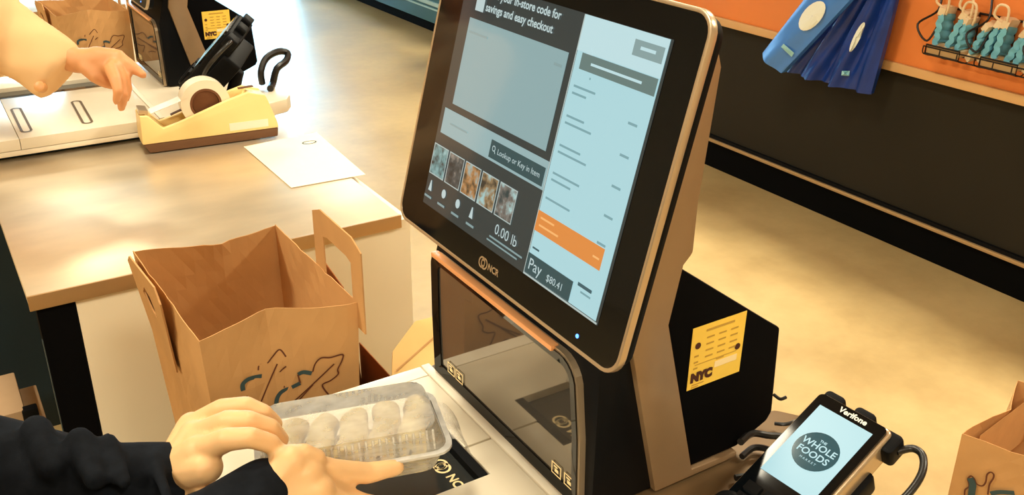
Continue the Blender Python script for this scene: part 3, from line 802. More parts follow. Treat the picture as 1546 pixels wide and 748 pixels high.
# ------------------------------------------------------------------ tape dispenser on the table
def make_tape():
    zt = 0.80
    a = on(228, 233, (0, 0, zt), (0, 0, 1)); b = on(420, 207, (0, 0, zt), (0, 0, 1))
    ax = (b - a).normalized(); ay = V((0, 0, 1)).cross(ax); L = (b - a).length; Wd = 0.085
    t = thing('tape_dispenser', 'cream desktop tape dispenser with brown base on the steel table', 'tape dispenser', a + ax * L / 2 + ay * Wd / 2)
    P = lambda x, z, y=0.0: a + ax * (x * L) + ay * y + V((0, 0, z))
    MB().prism([P(0.0, 0.002), P(1.0, 0.002), P(1.01, 0.026), P(-0.045, 0.026)], ay * Wd).build('base', M['tape_base'], t, bevel=0.004)
    prof = [(-0.05, 0.026), (1.015, 0.026), (1.0, 0.05), (0.95, 0.100), (0.93, 0.118), (0.80, 0.130), (0.60, 0.112), (0.24, 0.072), (0.12, 0.062), (0.02, 0.098), (-0.04, 0.100)]
    # two cheeks with the well between them
    MB().prism([P(x, z) for x, z in prof], ay * 0.016).build('cheek', M['tape_body'], t, bevel=0.004)
    MB().prism([P(x, z, Wd - 0.016) for x, z in prof], ay * 0.016).build('cheek', M['tape_body'], t, bevel=0.004)
    well = [(-0.05, 0.026), (1.015, 0.026), (1.0, 0.05), (0.95, 0.100), (0.93, 0.114), (0.80, 0.126), (0.72, 0.06), (0.24, 0.045), (0.15, 0.05), (0.02, 0.094), (-0.04, 0.096)]
    MB().prism([P(x, z, 0.016) for x, z in well], ay * (Wd - 0.032)).build('well', M['tape_body'], t, bevel=0.002)
    c = P(0.47, 0.108, 0.018)
    rl = MB().lathe([(0.040, 0), (0.062, 0), (0.062, Wd - 0.036), (0.040, Wd - 0.036)], c, ay, 40, closed=True).build('tape_roll', M['tape_roll'], t, smooth=True)
    MB().lathe([(0.034, 0), (0.040, 0), (0.040, Wd - 0.037), (0.034, Wd - 0.037)], c + ay * 0.0005, ay, 32, closed=True).build('roll_core', M['core'], rl, smooth=True)
    MB().lathe([(0.033, 0), (0.033, Wd - 0.05), (0.01, Wd - 0.05)], c + ay * 0.007, ay, 28).build('hub', M['core'], t, smooth=True)
    sp = MB().prism([P(0.05, 0.0985, 0.018), P(0.34, 0.128, 0.018), P(0.34, 0.129, 0.018), P(0.05, 0.0995, 0.018)], ay * 0.045)
    sp.build('tape_strip', M['tape_roll'], t)
    MB().prism([P(-0.035, 0.1, 0.018), P(0.03, 0.1, 0.018), P(0.03, 0.108, 0.018), P(-0.035, 0.112, 0.018)], ay * 0.048).build('cutter', M['rim'], t)
    MB().prism([P(0.62, 0.034, -0.0012), P(0.93, 0.034, -0.0012), P(0.93, 0.054, -0.0012), P(0.62, 0.054, -0.0012)], ay * 0.001).build('white_label', M['paper'], t)
    for x in (0.26, 0.80):
        MB().prism([P(x - 0.06, 0.006 + 0.072 + (0.055 if x > 0.5 else 0.006), Wd * 0.5 - 0.012), P(x + 0.06, 0.078 + (0.057 if x > 0.5 else 0.020), Wd * 0.5 - 0.012), P(x + 0.06, 0.080 + (0.057 if x > 0.5 else 0.020), Wd * 0.5 - 0.012), P(x - 0.06, 0.080 + (0.055 if x > 0.5 else 0.006), Wd * 0.5 - 0.012)], ay * 0.014).build('slot', M['tape_base'], t)
    return t
make_tape()

sheet = MB()
q = [at(368, 222, 0.8012), at(478, 200, 0.8012), at(552, 264, 0.8012), at(440, 284, 0.8012)]
sheet.prism(q, (0, 0, 0.0008))
sh = tag(sheet.build('paper_sheet', M['paper']), 'white paper sheet lying on the steel table next to the tape dispenser', 'paper')
rk = MB()
cc = at(467, 215, 0.8026)
rk.ribbon([cc + V((0.018 * math.cos(a), 0.011 * math.sin(a), 0)) for a in [2 * math.pi * k / 14 for k in range(15)]], 0.004, (0, 0, 1))
rk.build('printed_mark', M['print_teal'], sh)

# ------------------------------------------------------------------ the next till along, same models
D2 = V((0.075, 2.17, -0.045))
counter2 = make_counter('white counter of the second till with slotted top, under the cream sleeved arm', 2.15, -0.045, True)
kiosk2 = copy_tree(kiosk, 'second black till with silver band and yellow sticker, beyond the tape dispenser', D2)
terminal2 = make_terminal('black card terminal seen edge-on in front of the second till', on(322, 66, (0, 2.62, 0), (0, 1, 0)), V((-0.57, -0.79, -0.22)), V((0.70, -0.05, 0.71)), 1.3, 0.853, True)
def fy(x, y, d): return on(x, y, (0, d, 0), (0, 1, 0))
cable([at(396, 126, 0.862), fy(394, 108, 2.70), fy(402, 88, 2.72), fy(420, 78, 2.72), fy(434, 80, 2.72), fy(432, 92, 2.70), fy(418, 104, 2.69), at(412, 126, 0.862), at(408, 134, 0.862)], 0.010, 'thick black cable looped beside the second till above the tape dispenser')
sl = MB()
for (x0, y0, x1, y1) in ((24, 165, 40, 197), (115, 154, 132, 184)):
    a, b = at(x0, y0, 0.8562), at(x1, y1, 0.8562); d = (b - a).normalized(); s = V((0, 0, 1)).cross(d) * 0.011
    pts = []
    for k in range(9): ang = math.pi * k / 8 ; pts.append(a + (-d * math.sin(ang) * 0.011) + s * math.cos(ang))
    for k in range(9): ang = math.pi * k / 8 ; pts.append(b + (d * math.sin(ang) * 0.011) - s * math.cos(ang))
    pts.append(pts[0])
    sl.ribbon(pts, 0.006, (0, 0, 1))
sl.build('slots', M['seam'], counter2)
table2 = copy_tree(table, 'farther bagging table with cream panel behind the cream sleeved arm', (0.0, 2.72, 0))
bag2 = copy_tree(bag, 'brown paper bag standing on the far shelf beside the second till', (0.17, 2.19, 0))
shelf2 = copy_tree(shelf, 'far low bagging shelf carrying the brown paper bag by the second till', (0.0, 2.17, 0))

# small tan carton on the floor at the lower left
ct = thing('carton', 'tan carton with black latches on the floor below the table, far left', 'box', (0.0, 2.22, 0))
MB().box(-0.16, 0.035, 2.14, 2.33, 0.0, 0.335).build('box_body', M['tan_box'], ct, bevel=0.004)
MB().box(0.036, 0.075, 2.15, 2.32, 0.0, 0.29).build('side_panel', M['tan_box'], ct, bevel=0.003)
MB().box(0.028, 0.062, 2.135, 2.16, 0.291, 0.335).build('latch', M['black'], ct, bevel=0.004)
MB().box(0.040, 0.078, 2.135, 2.149, 0.16, 0.18).build('latch', M['black'], ct, bevel=0.004)

# ------------------------------------------------------------------ clamshell with pastries
cl_c = V((0.312, 0.812, 0.992)); cl_a = V((0.958, -0.27, 0.02)).normalized(); cl_b = V((0, 0, 1)).cross(cl_a).normalized(); cl_n = cl_a.cross(cl_b)
CP = lambda x, y, z: cl_c + cl_a * x + cl_b * y + cl_n * z
clam = thing('clamshell_box', 'clear plastic clamshell of pastries held over the scanner by two hands', 'food box', tuple(CP(0, 0, -0.032)))
def loft(mb, levels, cap0=True, cap1=True, r=0.018):
    rings = [[mb.b.verts.new(CP(x, y, z)) for x, y in rrect(-a, a, -b, b, r, 4)] for a, b, z in levels]
    n = len(rings[0])
    for p, q in zip(rings, rings[1:]):
        for k in range(n): mb.b.faces.new((p[k], p[(k + 1) % n], q[(k + 1) % n], q[k]))
    if cap0: mb.b.faces.new(rings[0][::-1])
    if cap1: mb.b.faces.new(rings[-1])
    return mb
loft(MB(), [(0.088, 0.046, -0.030), (0.097, 0.055, -0.002)], cap1=False).build('tray', M['clear'], clam, smooth=True)
loft(MB(), [(0.097, 0.055, 0.0), (0.088, 0.047, 0.026)], cap0=False).build('lid', M['clear'], clam, smooth=True)
fl = MB(); n_ = rrect(-0.103, 0.103, -0.061, 0.061, 0.02, 4); m_ = rrect(-0.097, 0.097, -0.055, 0.055, 0.018, 4)
fl.frame([CP(x, y, -0.0015) for x, y in n_], [CP(x, y, -0.0015) for x, y in m_], cl_n * 0.003)
fl.build('flange', M['clear_edge'], clam)
rg = MB()
for s, yy in ((1, 0.052), (-1, -0.052)):
    for k in range(24):
        x = -0.082 + 0.164 * k / 23
        rg.capsule(CP(x, yy, 0.003), 0.0016, CP(x, yy - s * 0.005, 0.022), 0.0016, 6)
rg.build('ridges', M['clear_edge'], clam, smooth=True, kind='stuff')
fp = MB(); fp.grid(lambda s, q: CP(0.104 + 0.022 * s, -0.035 + 0.07 * q, -0.002 - 0.028 * s * s + 0.002 * math.sin(8 * q)), 6, 10)
fp.build('hinge_flap', M['clear'], clam, smooth=True)
place = ['at the left end', 'second from the left', 'third from the left', 'fourth from the left', 'at the right end']
for k in range(5):
    xx = -0.070 + 0.035 * k
    mb = MB()
    def fn(u, v, xx=xx, k=k):
        th = 2 * math.pi * u; ph = math.pi * (v * 0.98 + 0.01)
        r = (1 + 0.05 * math.sin(9 * ph + k) + 0.06 * math.sin(3 * th + 2 * k + 2 * ph)) * min(1, 2.4 * math.sin(ph)) ** 0.6
        return CP(xx + 0.0155 * r * math.cos(th) + 0.012 * math.cos(ph) + 0.002 * math.sin(4 * ph + k), 0.042 * math.cos(ph), -0.006 + 0.0165 * r * math.sin(th) + 0.002 * math.sin(k * 5))
    mb.grid(fn, 20, 24, closed_u=True)
    o = mb.build('pastry_roll', M['pastry'], smooth=True)
    tag(o, 'pale golden pastry roll in the clear clamshell, ' + place[k], 'pastry', 'pastry rolls in the clamshell')

# ------------------------------------------------------------------ people
def chain(mb, pts):
    """pts: list of (point, radius)"""
    for (p, r), (q, s) in zip(pts, pts[1:]): mb.capsule(p, r, q, s, 12)

def person_one():
    t = thing('person', 'person in a black sleeved top holding the clear clamshell with both hands', 'person', (-0.42, 0.78, 0))
    b = MB()
    # left hand: wrist, palm, fingers over the near end of the box
    wl = at(262, 716, 0.998)
    E = at(-110, 742, 0.985)
    chain(b, [(E, 0.040), (wl, 0.0265)])
    mcp = [(at(290, 645, 1.018), 0.0135), (at(296, 660, 1.030), 0.0145), (at(302, 682, 1.034), 0.0145), (at(312, 706, 1.028), 0.0135)]
    for p, r in mcp: b.capsule(wl + V((0, 0, 0.002)), 0.022, p, r + 0.003, 12)
    for (p, r), (q, s) in zip(mcp, mcp[1:]): b.capsule(p, r, q, s, 12)
    fing = [[(335, 618, 1.050), (372, 613, 1.058), (398, 624, 1.050), (416, 640, 1.034)],
            [(344, 637, 1.060), (376, 636, 1.066), (408, 647, 1.054), (424, 664, 1.036)],
            [(344, 664, 1.062), (378, 661, 1.066), (408, 670, 1.054), (424, 686, 1.036)]]
    rr = [0.0102, 0.0110, 0.0108]
    for (p, r), f, q in zip(mcp[:3], fing, rr):
        pts = [(p, r)] + [(at(*x), q * s) for x, s in zip(f, (1.10, 0.98, 0.92, 0.78))]
        chain(b, pts)
    chain(b, [(wl, 0.022), (at(300, 738, 0.990), 0.0165), (at(345, 772, 0.985), 0.0125), (at(382, 785, 0.985), 0.0100)])
    # right hand
    wr = at(408, 742, 1.012)
    E2 = at(300, 850, 0.99)
    chain(b, [(E2, 0.036), (wr, 0.025)])
    m2 = [(at(440, 700, 1.035), 0.0150), (at(462, 718, 1.022), 0.0150), (at(478, 742, 1.008), 0.0145)]
    for p, r in m2: b.capsule(wr, 0.023, p, r + 0.004, 12)
    for (p, r), (q, s) in zip(m2, m2[1:]): b.capsule(p, r, q, s, 12)
    chain(b, [(wr, 0.021), (at(432, 698, 1.038), 0.0150), (at(458, 688, 1.040), 0.0120), (at(478, 692, 1.034), 0.0094)])            # thumb on the lid
    chain(b, [(m2[0][0], 0.0145), (at(505, 712, 1.010), 0.0125), (at(555, 715, 0.992), 0.0114), (at(598, 706, 0.986), 0.0088)])      # index along the edge
    chain(b, [(m2[1][0], 0.0145), (at(508, 746, 0.990), 0.0120), (at(545, 760, 0.972), 0.0108), (at(570, 762, 0.962), 0.0086)])
    chain(b, [(m2[2][0], 0.0140), (at(516, 764, 0.984), 0.0118), (at(552, 774, 0.968), 0.0105), (at(578, 774, 0.960), 0.0082)])
    chain(b, [(m2[2][0], 0.0130), (at(508, 790, 0.976), 0.0105), (at(538, 802, 0.964), 0.0092), (at(558, 804, 0.957), 0.0074)])
    # the rest of the body, beyond the frame
    sl_, sr_ = V((-0.42, 0.98, 1.40)), V((-0.42, 0.56, 1.40))
    for s, e, w in ((sl_, V((-0.20, 1.00, 1.06)), E), (sr_, V((-0.16, 0.60, 1.04)), E2)):
        chain(b, [(s, 0.055), (e, 0.043), (w, 0.038)])
    chest, hip = V((-0.44, 0.77, 1.28)), V((-0.46, 0.77, 0.95))
    chain(b, [(sl_, 0.06), (chest + V((0, 0.09, 0)), 0.11), (hip + V((0, 0.06, 0)), 0.12)])
    chain(b, [(sr_, 0.06), (chest - V((0, 0.09, 0)), 0.11), (hip - V((0, 0.06, 0)), 0.12)])
    for s in (-1, 1):
        chain(b, [(hip + V((0, 0.09 * s, 0)), 0.09), (V((-0.45, 0.77 + 0.1 * s, 0.50)), 0.06), (V((-0.48, 0.77 + 0.11 * s, 0.09)), 0.042)])
    nk = V((-0.43, 0.77, 1.45)); hd = V((-0.41, 0.77, 1.62))
    chain(b, [(chest + V((0, 0, 0.1)), 0.09), (nk, 0.055), (nk + V((0.01, 0, 0.08)), 0.052)])
    chain(b, [(hd + V((-0.02, 0, 0.03)), 0.092), (hd + V((0.0, 0, -0.02)), 0.080), (hd + V((0.025, 0, -0.075)), 0.05)])
    chain(b, [(hd + V((0.075, 0, 0.02)), 0.010), (hd + V((0.098, 0, -0.025)), 0.014)])
    for s in (-1, 1): chain(b, [(hd + V((-0.01, 0.082 * s, 0.01)), 0.016), (hd + V((-0.01, 0.082 * s, -0.03)), 0.011)])
    b.build('body', M['skin'], t, remesh=0.0026, relax=3)
    c = MB()
    cuff = at(250, 720, 0.998)
    def sleeve(p, r0, pts):
        return pts
    c2 = []
    for path in ([(sl_ + V((0, 0, 0.01)), 0.085), (V((-0.21, 1.00, 1.07)), 0.075), (at(20, 735, 0.985), 0.066), (at(90, 738, 0.99), 0.056), (at(160, 737, 0.996), 0.047), (at(205, 727, 0.998), 0.040), (cuff, 0.036)],
                 [(sr_ + V((0, 0, 0.01)), 0.085), (V((-0.17, 0.60, 1.05)), 0.072), (at(250, 850, 1.0), 0.052), (at(330, 800, 1.004), 0.042), (at(398, 743, 1.012), 0.0335)]):
        chain(c, path)
    # folds
    for x, y, z, r in ((163, 668, 1.045, 0.010), (120, 665, 1.05, 0.014), (230, 692, 1.03, 0.007), (55, 650, 1.05, 0.016)):
        c.capsule(at(x, y, z), r, at(x + 24, y + 60, z - 0.01), r * 0.8, 10)
    chain(c, [(sl_, 0.09), (chest + V((0, 0.09, 0)), 0.135), (hip + V((0, 0.07, -0.05)), 0.15)])
    chain(c, [(sr_, 0.09), (chest - V((0, 0.09, 0)), 0.135), (hip - V((0, 0.07, 0.05)), 0.15)])
    chain(c, [(sl_, 0.085), (V((-0.43, 0.77, 1.42)), 0.075), (sr_, 0.085)])
    c.build('sweater', M['coat'], t, remesh=0.0045, relax=6)
    tr = MB()
    for s in (-1, 1): chain(tr, [(hip + V((0, 0.08 * s, -0.1)), 0.13), (V((-0.45, 0.77 + 0.1 * s, 0.50)), 0.088), (V((-0.48, 0.77 + 0.11 * s, 0.12)), 0.072)])
    tr.build('trousers', M['trousers'], t, remesh=0.012)
    for s in (-1, 1):
        f = MB(); chain(f, [(V((-0.50, 0.77 + 0.11 * s, 0.05)), 0.05), (V((-0.36, 0.77 + 0.12 * s, 0.04)), 0.04)])
        f.build('shoe', M['black'], t, remesh=0.010)
    h = MB(); chain(h, [(hd + V((-0.035, 0, 0.045)), 0.098), (hd + V((-0.06, 0, -0.03)), 0.085)]); h.build('hair', M['hair'], t, remesh=0.01)
    fc = MB()
    for s in (-1, 1): fc.capsule(hd + V((0.068, 0.032 * s, 0.015)), 0.010, hd + V((0.066, 0.036 * s, 0.015)), 0.010)
    fc.build('eyes', M['black_gloss'], t, smooth=True)
    m = MB(); m.capsule(hd + V((0.070, -0.022, -0.068)), 0.006, hd + V((0.070, 0.022, -0.068)), 0.006); m.build('mouth', M['skin_dark'], t, smooth=True)
    # nails of the fingers in view
    return t
person_one()

def person_two():
    t = thing('person', 'person in a cream long-sleeved shirt reaching over the second counter', 'person', (-0.55, 2.75, 0))
    b = MB()
    PC = at(118, 98, 1.07)
    Q = lambda x, y, o=0.0: on(x, y, PC + FW * o, FW)
    E = Q(-60, 20)
    chain(b, [(E, 0.042), (Q(60, 74), 0.034), (Q(118, 92), 0.029), (Q(150, 90), 0.028)])
    chain(b, [(Q(146, 88), 0.028), (Q(176, 89), 0.023)])
    chain(b, [(Q(146, 98), 0.024), (Q(176, 101), 0.022)])
    chain(b, [(Q(176, 88), 0.019), (Q(194, 97), 0.0150), (Q(206, 106), 0.0125), (Q(216, 113), 0.0095)])
    chain(b, [(Q(176, 98), 0.020), (Q(187, 118, -0.01), 0.0155), (Q(191, 134, -0.01), 0.0130), (Q(190, 148, 0), 0.0100)])
    chain(b, [(Q(172, 102, -0.02), 0.019), (Q(181, 124, -0.035), 0.0155), (Q(186, 144, -0.035), 0.0130), (Q(183, 163, -0.02), 0.0095)])
    chain(b, [(Q(168, 104, -0.04), 0.016), (Q(175, 122, -0.065), 0.0140), (Q(179, 138, -0.07), 0.0115), (Q(175, 153, -0.06), 0.0085)])
    chain(b, [(Q(132, 102, -0.01), 0.020), (Q(144, 116, -0.01), 0.0155), (Q(156, 124, 0.0), 0.0130), (Q(168, 129, 0.01), 0.0100)])
    sl_, sr_ = V((-0.55, 2.98, 1.40)), V((-0.55, 2.54, 1.40))
    E2 = V((-0.30, 2.42, 1.0)); w2 = V((-0.06, 2.44, 0.99))
    chain(b, [(sl_, 0.055), (V((-0.30, 3.02, 1.10)), 0.045), (E, 0.045)])
    chain(b, [(sr_, 0.055), (V((-0.45, 2.40, 1.10)), 0.045), (E2, 0.04), (w2, 0.03)])
    for k, dy in enumerate((-0.03, -0.01, 0.01, 0.03)):
        chain(b, [(w2, 0.026), (w2 + V((0.08, dy, 0.005)), 0.014), (w2 + V((0.115, dy * 1.2, -0.01)), 0.010), (w2 + V((0.13, dy * 1.2, -0.035)), 0.008)])
    chain(b, [(w2, 0.024), (w2 + V((0.04, 0.045, 0)), 0.014), (w2 + V((0.075, 0.06, -0.01)), 0.010)])
    chest, hip = V((-0.57, 2.76, 1.28)), V((-0.58, 2.76, 0.95))
    for s, q in ((1, sl_), (-1, sr_)):
        chain(b, [(q, 0.06), (chest + V((0, 0.09 * s, 0)), 0.11), (hip + V((0, 0.06 * s, 0)), 0.12)])
        chain(b, [(hip + V((0, 0.09 * s, 0)), 0.09), (V((-0.57, 2.76 + 0.1 * s, 0.50)), 0.06), (V((-0.6, 2.76 + 0.11 * s, 0.09)), 0.042)])
    hd = V((-0.52, 2.76, 1.62))
    chain(b, [(chest + V((0, 0, 0.1)), 0.09), (V((-0.56, 2.76, 1.45)), 0.055), (V((-0.54, 2.76, 1.53)), 0.052)])
    chain(b, [(hd + V((-0.02, 0, 0.03)), 0.092), (hd + V((0.0, 0, -0.02)), 0.080), (hd + V((0.025, 0, -0.075)), 0.05)])
    chain(b, [(hd + V((0.075, 0, 0.02)), 0.010), (hd + V((0.098, 0, -0.025)), 0.014)])
    for s in (-1, 1): chain(b, [(hd + V((-0.01, 0.082 * s, 0.01)), 0.016), (hd + V((-0.01, 0.082 * s, -0.03)), 0.011)])
    b.build('body', M['skin_dark'], t, remesh=0.0055, relax=3)
    c = MB()
    chain(c, [(sl_, 0.10), (V((-0.30, 3.00, 1.12)), 0.12), (Q(-50, 40), 0.13)])
    secs = [((-60, -70), (-70, 130)), ((-10, -25), (-40, 118)), ((35, 8), (0, 112)), ((62, 28), (22, 122)), ((84, 40), (40, 132)), ((104, 54), (52, 142)), ((116, 68), (58, 149)), ((121, 84), (61, 151))]
    pr = None
    for i, (p_, q_) in enumerate(secs):
        a_, b_ = Q(*p_), Q(*q_); cc_ = (a_ + b_) / 2; r1 = (a_ - b_) / 2
        r2 = FW * r1.length * (0.80 - 0.03 * i)
        row = []
        for k in range(28):
            an = 2 * math.pi * k / 28
            wob = 1 + (0.035 * math.sin(3 * an + i * 1.1) + 0.03 * math.sin(5 * an - i * 1.7)) * (i < 7)
            row.append(c.b.verts.new(cc_ + (r1 * math.cos(an) + r2 * math.sin(an)) * wob))
        if pr:
            for k in range(28): c.b.faces.new((pr[k], pr[(k + 1) % 28], row[(k + 1) % 28], row[k]))
        else: c.b.faces.new(row[::-1])
        pr = row
    c.b.faces.new(pr)
    chain(c, [(sr_, 0.09), (V((-0.45, 2.40, 1.11)), 0.08), (E2, 0.07), (w2 - V((0.05, 0, 0)), 0.055)])
    for s, q in ((1, sl_), (-1, sr_)): chain(c, [(q, 0.09), (chest + V((0, 0.09 * s, 0)), 0.14), (hip + V((0, 0.07 * s, -0.05)), 0.155)])
    chain(c, [(sl_, 0.085), (V((-0.56, 2.76, 1.42)), 0.075), (sr_, 0.085)])
    c.build('shirt', M['cream'], t, remesh=0.008, relax=5)
    bt = Q(60, 131, -0.045)
    MB().lathe([(0.012, -0.012), (0.012, 0.003), (0.008, 0.005)], bt, -FW).build('cuff_button', M['button'], t, smooth=True)
    tr = MB()
    for s in (-1, 1): chain(tr, [(hip + V((0, 0.08 * s, -0.1)), 0.13), (V((-0.57, 2.76 + 0.1 * s, 0.50)), 0.088), (V((-0.6, 2.76 + 0.11 * s, 0.12)), 0.072)])
    tr.build('trousers', M['trousers'], t, remesh=0.012)
    for s in (-1, 1):
        f = MB(); chain(f, [(V((-0.62, 2.76 + 0.11 * s, 0.05)), 0.05), (V((-0.48, 2.76 + 0.12 * s, 0.04)), 0.04)]); f.build('shoe', M['black'], t, remesh=0.010)
    h = MB(); chain(h, [(hd + V((-0.035, 0, 0.045)), 0.098), (hd + V((-0.06, 0, -0.03)), 0.085)]); h.build('hair', M['hair'], t, remesh=0.01)
    fc = MB()
    for s in (-1, 1): fc.capsule(hd + V((0.068, 0.032 * s, 0.015)), 0.010, hd + V((0.066, 0.036 * s, 0.015)), 0.010)
    fc.build('eyes', M['black_gloss'], t, smooth=True)
    m = MB(); m.capsule(hd + V((0.070, -0.022, -0.068)), 0.006, hd + V((0.070, 0.022, -0.068)), 0.006); m.build('mouth', M['skin_dark'], t, smooth=True)
    return t
person_two()

# ------------------------------------------------------------------ grocery bag on the floor at the right
zr = 0.43
c0, c1, c2 = at(1453, 655, zr), at(1560, 692, zr), at(1546, 566, zr)
e1 = (c1 - c0).normalized(); e2 = (c2 - c0).normalized()
rim = [c0, c0 + e1 * 0.34, c0 + e1 * 0.36 + e2 * 0.30, c0 + e2 * 0.30]
rim = [(p.x, p.y) for p in rim]
mx_, my_ = sum(p[0] for p in rim) / 4, sum(p[1] for p in rim) / 4
base = [(p[0] + (mx_ - p[0]) * 0.04, p[1] + (my_ - p[1]) * 0.04) for p in rim]
bag3, f3 = make_bag('kraft paper grocery bag with printed figure standing on the floor, far right', rim, base, 0.002, zr, 0.035, 3, 'kraft', (1, 3))
hf = MB()
ha, hb = c0 + e1 * 0.030 + e2 * 0.012, c0 + e1 * 0.052 + e2 * 0.27
hf.prism([ha - V((0, 0, 0.13)), hb - V((0, 0, 0.13)), hb + V((0, 0, 0.004)), ha + V((0, 0, 0.002))], (0.0015, 0, 0))
hf.build('handle', M['kraft'], bag3)
fp_ = MB()
nrm = V((e1.y, -e1.x, 0))
if nrm.dot(CAM - c0) < 0: nrm = -nrm
def rb(px, py): return on(px, py, c0 + nrm * 0.004, nrm)
RZ = lambda l: [(1060 + x / 3.181, 540 + y / 3.181) for x, y in l]
for pl, w_ in (([(1288, 580), (1300, 610), (1296, 640), (1290, 690)], 0.014),):
    fp_.ribbon(bez([rb(*p) for p in RZ(pl)], 12), w_, nrm)
fp_.ribbon(bez([rb(*p) for p in RZ([(1385, 655), (1430, 648), (1500, 652)])], 8), 0.010, nrm)
fp_.build('figure_print', M['print_teal'], bag3)
fo = MB()
fo.ribbon(bez([rb(*p) for p in RZ([(1275, 585), (1290, 570), (1306, 582), (1318, 608), (1345, 618), (1362, 600), (1368, 565), (1385, 552), (1400, 562), (1398, 582), (1380, 612), (1372, 660)])], 40), 0.0035, nrm)
fo.ribbon(bez([rb(*p) for p in RZ([(1275, 585), (1282, 620), (1262, 640), (1262, 690)])], 14), 0.0035, nrm)
fo.build('figure_outline', M['print_brown'], bag3)

# ------------------------------------------------------------------ blue tote bags hung on the counter front
def tote(name_label, quad, dx, mk, folds, seed, lab, amp=0.012):
    t = thing('tote_bag', name_label, 'bag', tuple(on(*quad[3], (XD - dx, 0, 0), (1, 0, 0)) * 0.5 + on(*quad[2], (XD - dx, 0, 0), (1, 0, 0)) * 0.5))
    q = [on(x, y, (XD - dx, 0, 0), (1, 0, 0)) for x, y in quad]        # top-left, top-right, bottom-right, bottom-left
    def surf(s, v, out):
        p = q[0].lerp(q[1], s).lerp(q[3].lerp(q[2], s), v)
        env = math.sin(math.pi * min(1, max(0, s))) ** 0.5
        d = 0.012 + 0.024 * env * (0.5 + 0.5 * v)
        p.x -= out * d + (amp * math.sin(folds * math.pi * 2 * (s + 0.05 * math.sin(3 * v)) + seed) + 0.35 * amp * math.sin(2.3 * folds * math.pi * 2 * s + 4 * v)) * env
        return p
    mb = MB(); n = 60
    ring = [(k / n, 1) for k in range(n + 1)] + [(1 - k / n, -1) for k in range(1, n)]
    rows = []
    for j in range(16):
        rows.append([mb.b.verts.new(surf(s, j / 15, o)) for s, o in ring])
    for a, b_ in zip(rows, rows[1:]):
        for k in range(len(ring)):
            k2 = (k + 1) % len(ring); mb.b.faces.new((a[k], a[k2], b_[k2], b_[k]))
    mb.b.faces.new(rows[-1]); 
    mb.build('bag_body', M[mk], t, smooth=True)
    for s0 in (0.3, 0.7):
        top = surf(s0, 0, 0); MB().tube(bez([top, top + V((-0.0, 0.01, 0.10)), V((XD - dx, q[0].y * 0.5 + q[1].y * 0.5, max(q[0].z, q[1].z) + 0.16))], 12), 0.006, 8).build('strap', M[mk], t, smooth=True)
    for pts, m in lab:
        w = MB()
        mx = sum(p[0] for p in pts) / len(pts); my = sum(p[1] for p in pts) / len(pts)
        rings = []
        for f in (0.02, 0.35, 0.7, 1.0):
            row = []
            for x, y in pts:
                x = mx + (x - mx) * f; y = my + (y - my) * f
                best = None
                for it in range(41):
                    for jt in range(25):
                        p = surf(it / 40, jt / 24, 1)
                        d = p - CAM; px = 773 + F * d.dot(RX) / d.dot(FW); py = 374 + F * d.dot(DN) / d.dot(FW)
                        e = (px - x) ** 2 + (py - y) ** 2
                        if best is None or e < best[0]: best = (e, it / 40, jt / 24)
                row.append(w.b.verts.new(on(x, y, surf(best[1], best[2], 1) - V((0.007, 0, 0)), (1, 0, 0))))
            rings.append(row)
        for r0, r1 in zip(rings, rings[1:]):
            for k in range(len(pts)):
                k2 = (k + 1) % len(pts); w.b.faces.new((r0[k], r0[k2], r1[k2], r1[k]))
        w.build('printed_patch', m, t)
    return t
def ell(cx, cy, a, b, ang, n=20):
    c, s = math.cos(ang), math.sin(ang)
    return [(cx + a * math.cos(k * 2 * math.pi / n) * c - b * math.sin(k * 2 * math.pi / n) * s, cy + a * math.cos(k * 2 * math.pi / n) * s + b * math.sin(k * 2 * math.pi / n) * c) for k in range(n)]
tote('bright blue tote bag with white oval, leftmost of two hung on the orange counter', [(1232, -20), (1305, -20), (1183, 110), (1156, 78)], 0.17, 'blue_light', 0.6, 0.4, [(ell(1226, 24, 27, 14, math.radians(-50)), M['white_print']), ([(1183, 66), (1199, 80), (1195, 86), (1179, 71)], M['blue_print'])])
tote('dark blue pleated tote bag hanging right of the bright blue one', [(1288, -20), (1362, -20), (1318, 142), (1190, 106)], 0.075, 'blue', 3.2, 1.2, [(ell(1294, 56, 25, 5, math.radians(-64)), M['white_print']), ([(1271, 107), (1283, 107), (1282, 115), (1270, 114)], M['blue_print'])], 0.024)

# ------------------------------------------------------------------ wire basket of face masks
bk_a = on(1404, 62, (XD - 0.06, 0, 0), (1, 0, 0)); bk_y1 = bk_a.y; zb_ = 0.815
yb0 = bk_y1 - 0.62
bk = thing('wire_basket', 'black wire basket full of face masks on the orange counter front', 'basket', (XD - 0.06, bk_y1 - 0.3, zb_))
wr_ = MB()
for zz_, xx_ in ((zb_, XD - 0.008), (zb_, XD - 0.085), (zb_ + 0.028, XD - 0.092)):
    wr_.tube([(xx_, bk_y1, zz_), (xx_, yb0, zz_)], 0.0028, 8)
wr_.tube([(XD - 0.008, bk_y1, zb_ + 0.16), (XD - 0.008, yb0, zb_ + 0.16)], 0.004, 8)
wr_.build('rails', M['wire'], bk, smooth=True)
for k in range(10):
    y = bk_y1 - 0.62 * k / 9
    MB().tube(bez([(XD - 0.008, y, zb_ + 0.16), (XD - 0.010, y, zb_), (XD - 0.085, y, zb_), (XD - 0.092, y, zb_ + 0.028)], 15), 0.0022, 6).build('cross_wire', M['wire'], bk, smooth=True)
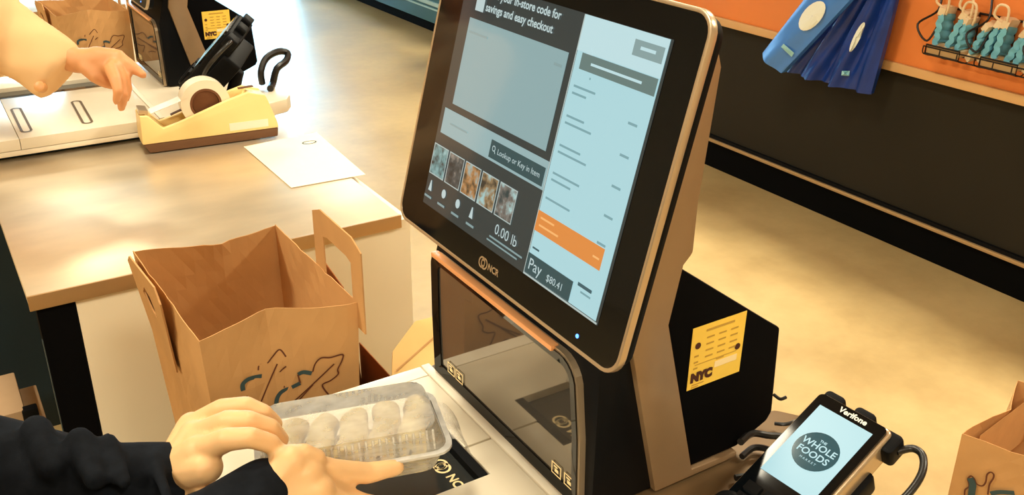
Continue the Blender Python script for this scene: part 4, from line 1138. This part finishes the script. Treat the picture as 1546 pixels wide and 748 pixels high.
for k in range(3):
    y = bk_y1 - 0.012 - k * 0.215
    h = MB(); h.tube([(XD - 0.094, y, zb_ + 0.004), (XD - 0.094, y - 0.135, zb_ + 0.004), (XD - 0.094, y - 0.135, zb_ + 0.036), (XD - 0.094, y, zb_ + 0.036), (XD - 0.094, y, zb_ + 0.004)], 0.0035, 8); h.build('label_frame', M['wire'], bk)
    MB().box(XD - 0.0925, XD - 0.0915, y - 0.13, y - 0.004, zb_ + 0.006, zb_ + 0.034).build('label_strip', M['trim'], bk)
for k, y in enumerate((bk_y1 + 0.005, bk_y1 - 0.19, bk_y1 - 0.40)):
    MB().tube(bez([(XD - 0.010, y + 0.02, zb_ + 0.22), (XD - 0.04, y, zb_ + 0.15), (XD - 0.10, y + 0.03, zb_ + 0.10), (XD - 0.10, y - 0.02, zb_ + 0.05), (XD - 0.06, y - 0.03, zb_ + 0.12)], 24), 0.004, 8).build('side_loop', M['wire'], bk, smooth=True)
NM = 12
def nth(n): return ['first', 'second', 'third', 'fourth', 'fifth', 'sixth', 'seventh', 'eighth', 'ninth', 'tenth', 'eleventh', 'twelfth'][n]
mk0 = None
for k in range(NM):
    y = bk_y1 - 0.035 - k * 0.044
    lean = 0.035 + 0.02 * math.sin(k * 2.3)
    zl = zb_ + 0.006; hgt = 0.150 + 0.014 * math.sin(k * 1.7)
    if k == 0: hgt, lean = 0.165, 0.0
    t = thing('face_mask', 'pleated blue face mask, ' + nth(k) + ' from the left in the wire basket', 'mask', (XD - 0.05, y, zl), 'face masks in the wire basket')
    def msurf(s, v, y=y, lean=lean, k=k, hgt=hgt, zl=zl):
        return V((XD - 0.078 + 0.066 * s, y - lean * v + 0.006 * math.sin(6 * s + k) + 0.004 * math.sin(10 * math.pi * v), zl + hgt * v + 0.006 * math.sin(3 * s)))
    MB().grid(lambda s, v: msurf(s, 0.18 + 0.64 * v), 8, 16).build('pleated_panel', M['mask_blue'], t, solid=0.019, smooth=True)
    MB().grid(lambda s, v: msurf(s, 0.03 + 0.15 * v), 8, 3).build('lower_edge', M['mask_white'], t, solid=0.023, smooth=True)
    MB().grid(lambda s, v: msurf(s, 0.82 + 0.16 * v), 8, 3).build('upper_edge', M['mask_white'], t, solid=0.023, smooth=True)
    if k in (0, 1, 2, 4, 7):
        top = msurf(0.2, 0.95)
        MB().tube(bez([top, top + V((-0.014, 0.025, 0.02)), top + V((-0.018, 0.012, 0.055)), top + V((-0.016, -0.02, 0.05)), top + V((-0.010, -0.022, 0.005)), top + V((0, -0.012, -0.02))], 24), 0.0045, 8).build('ear_loop', M['mask_white'], t, smooth=True)
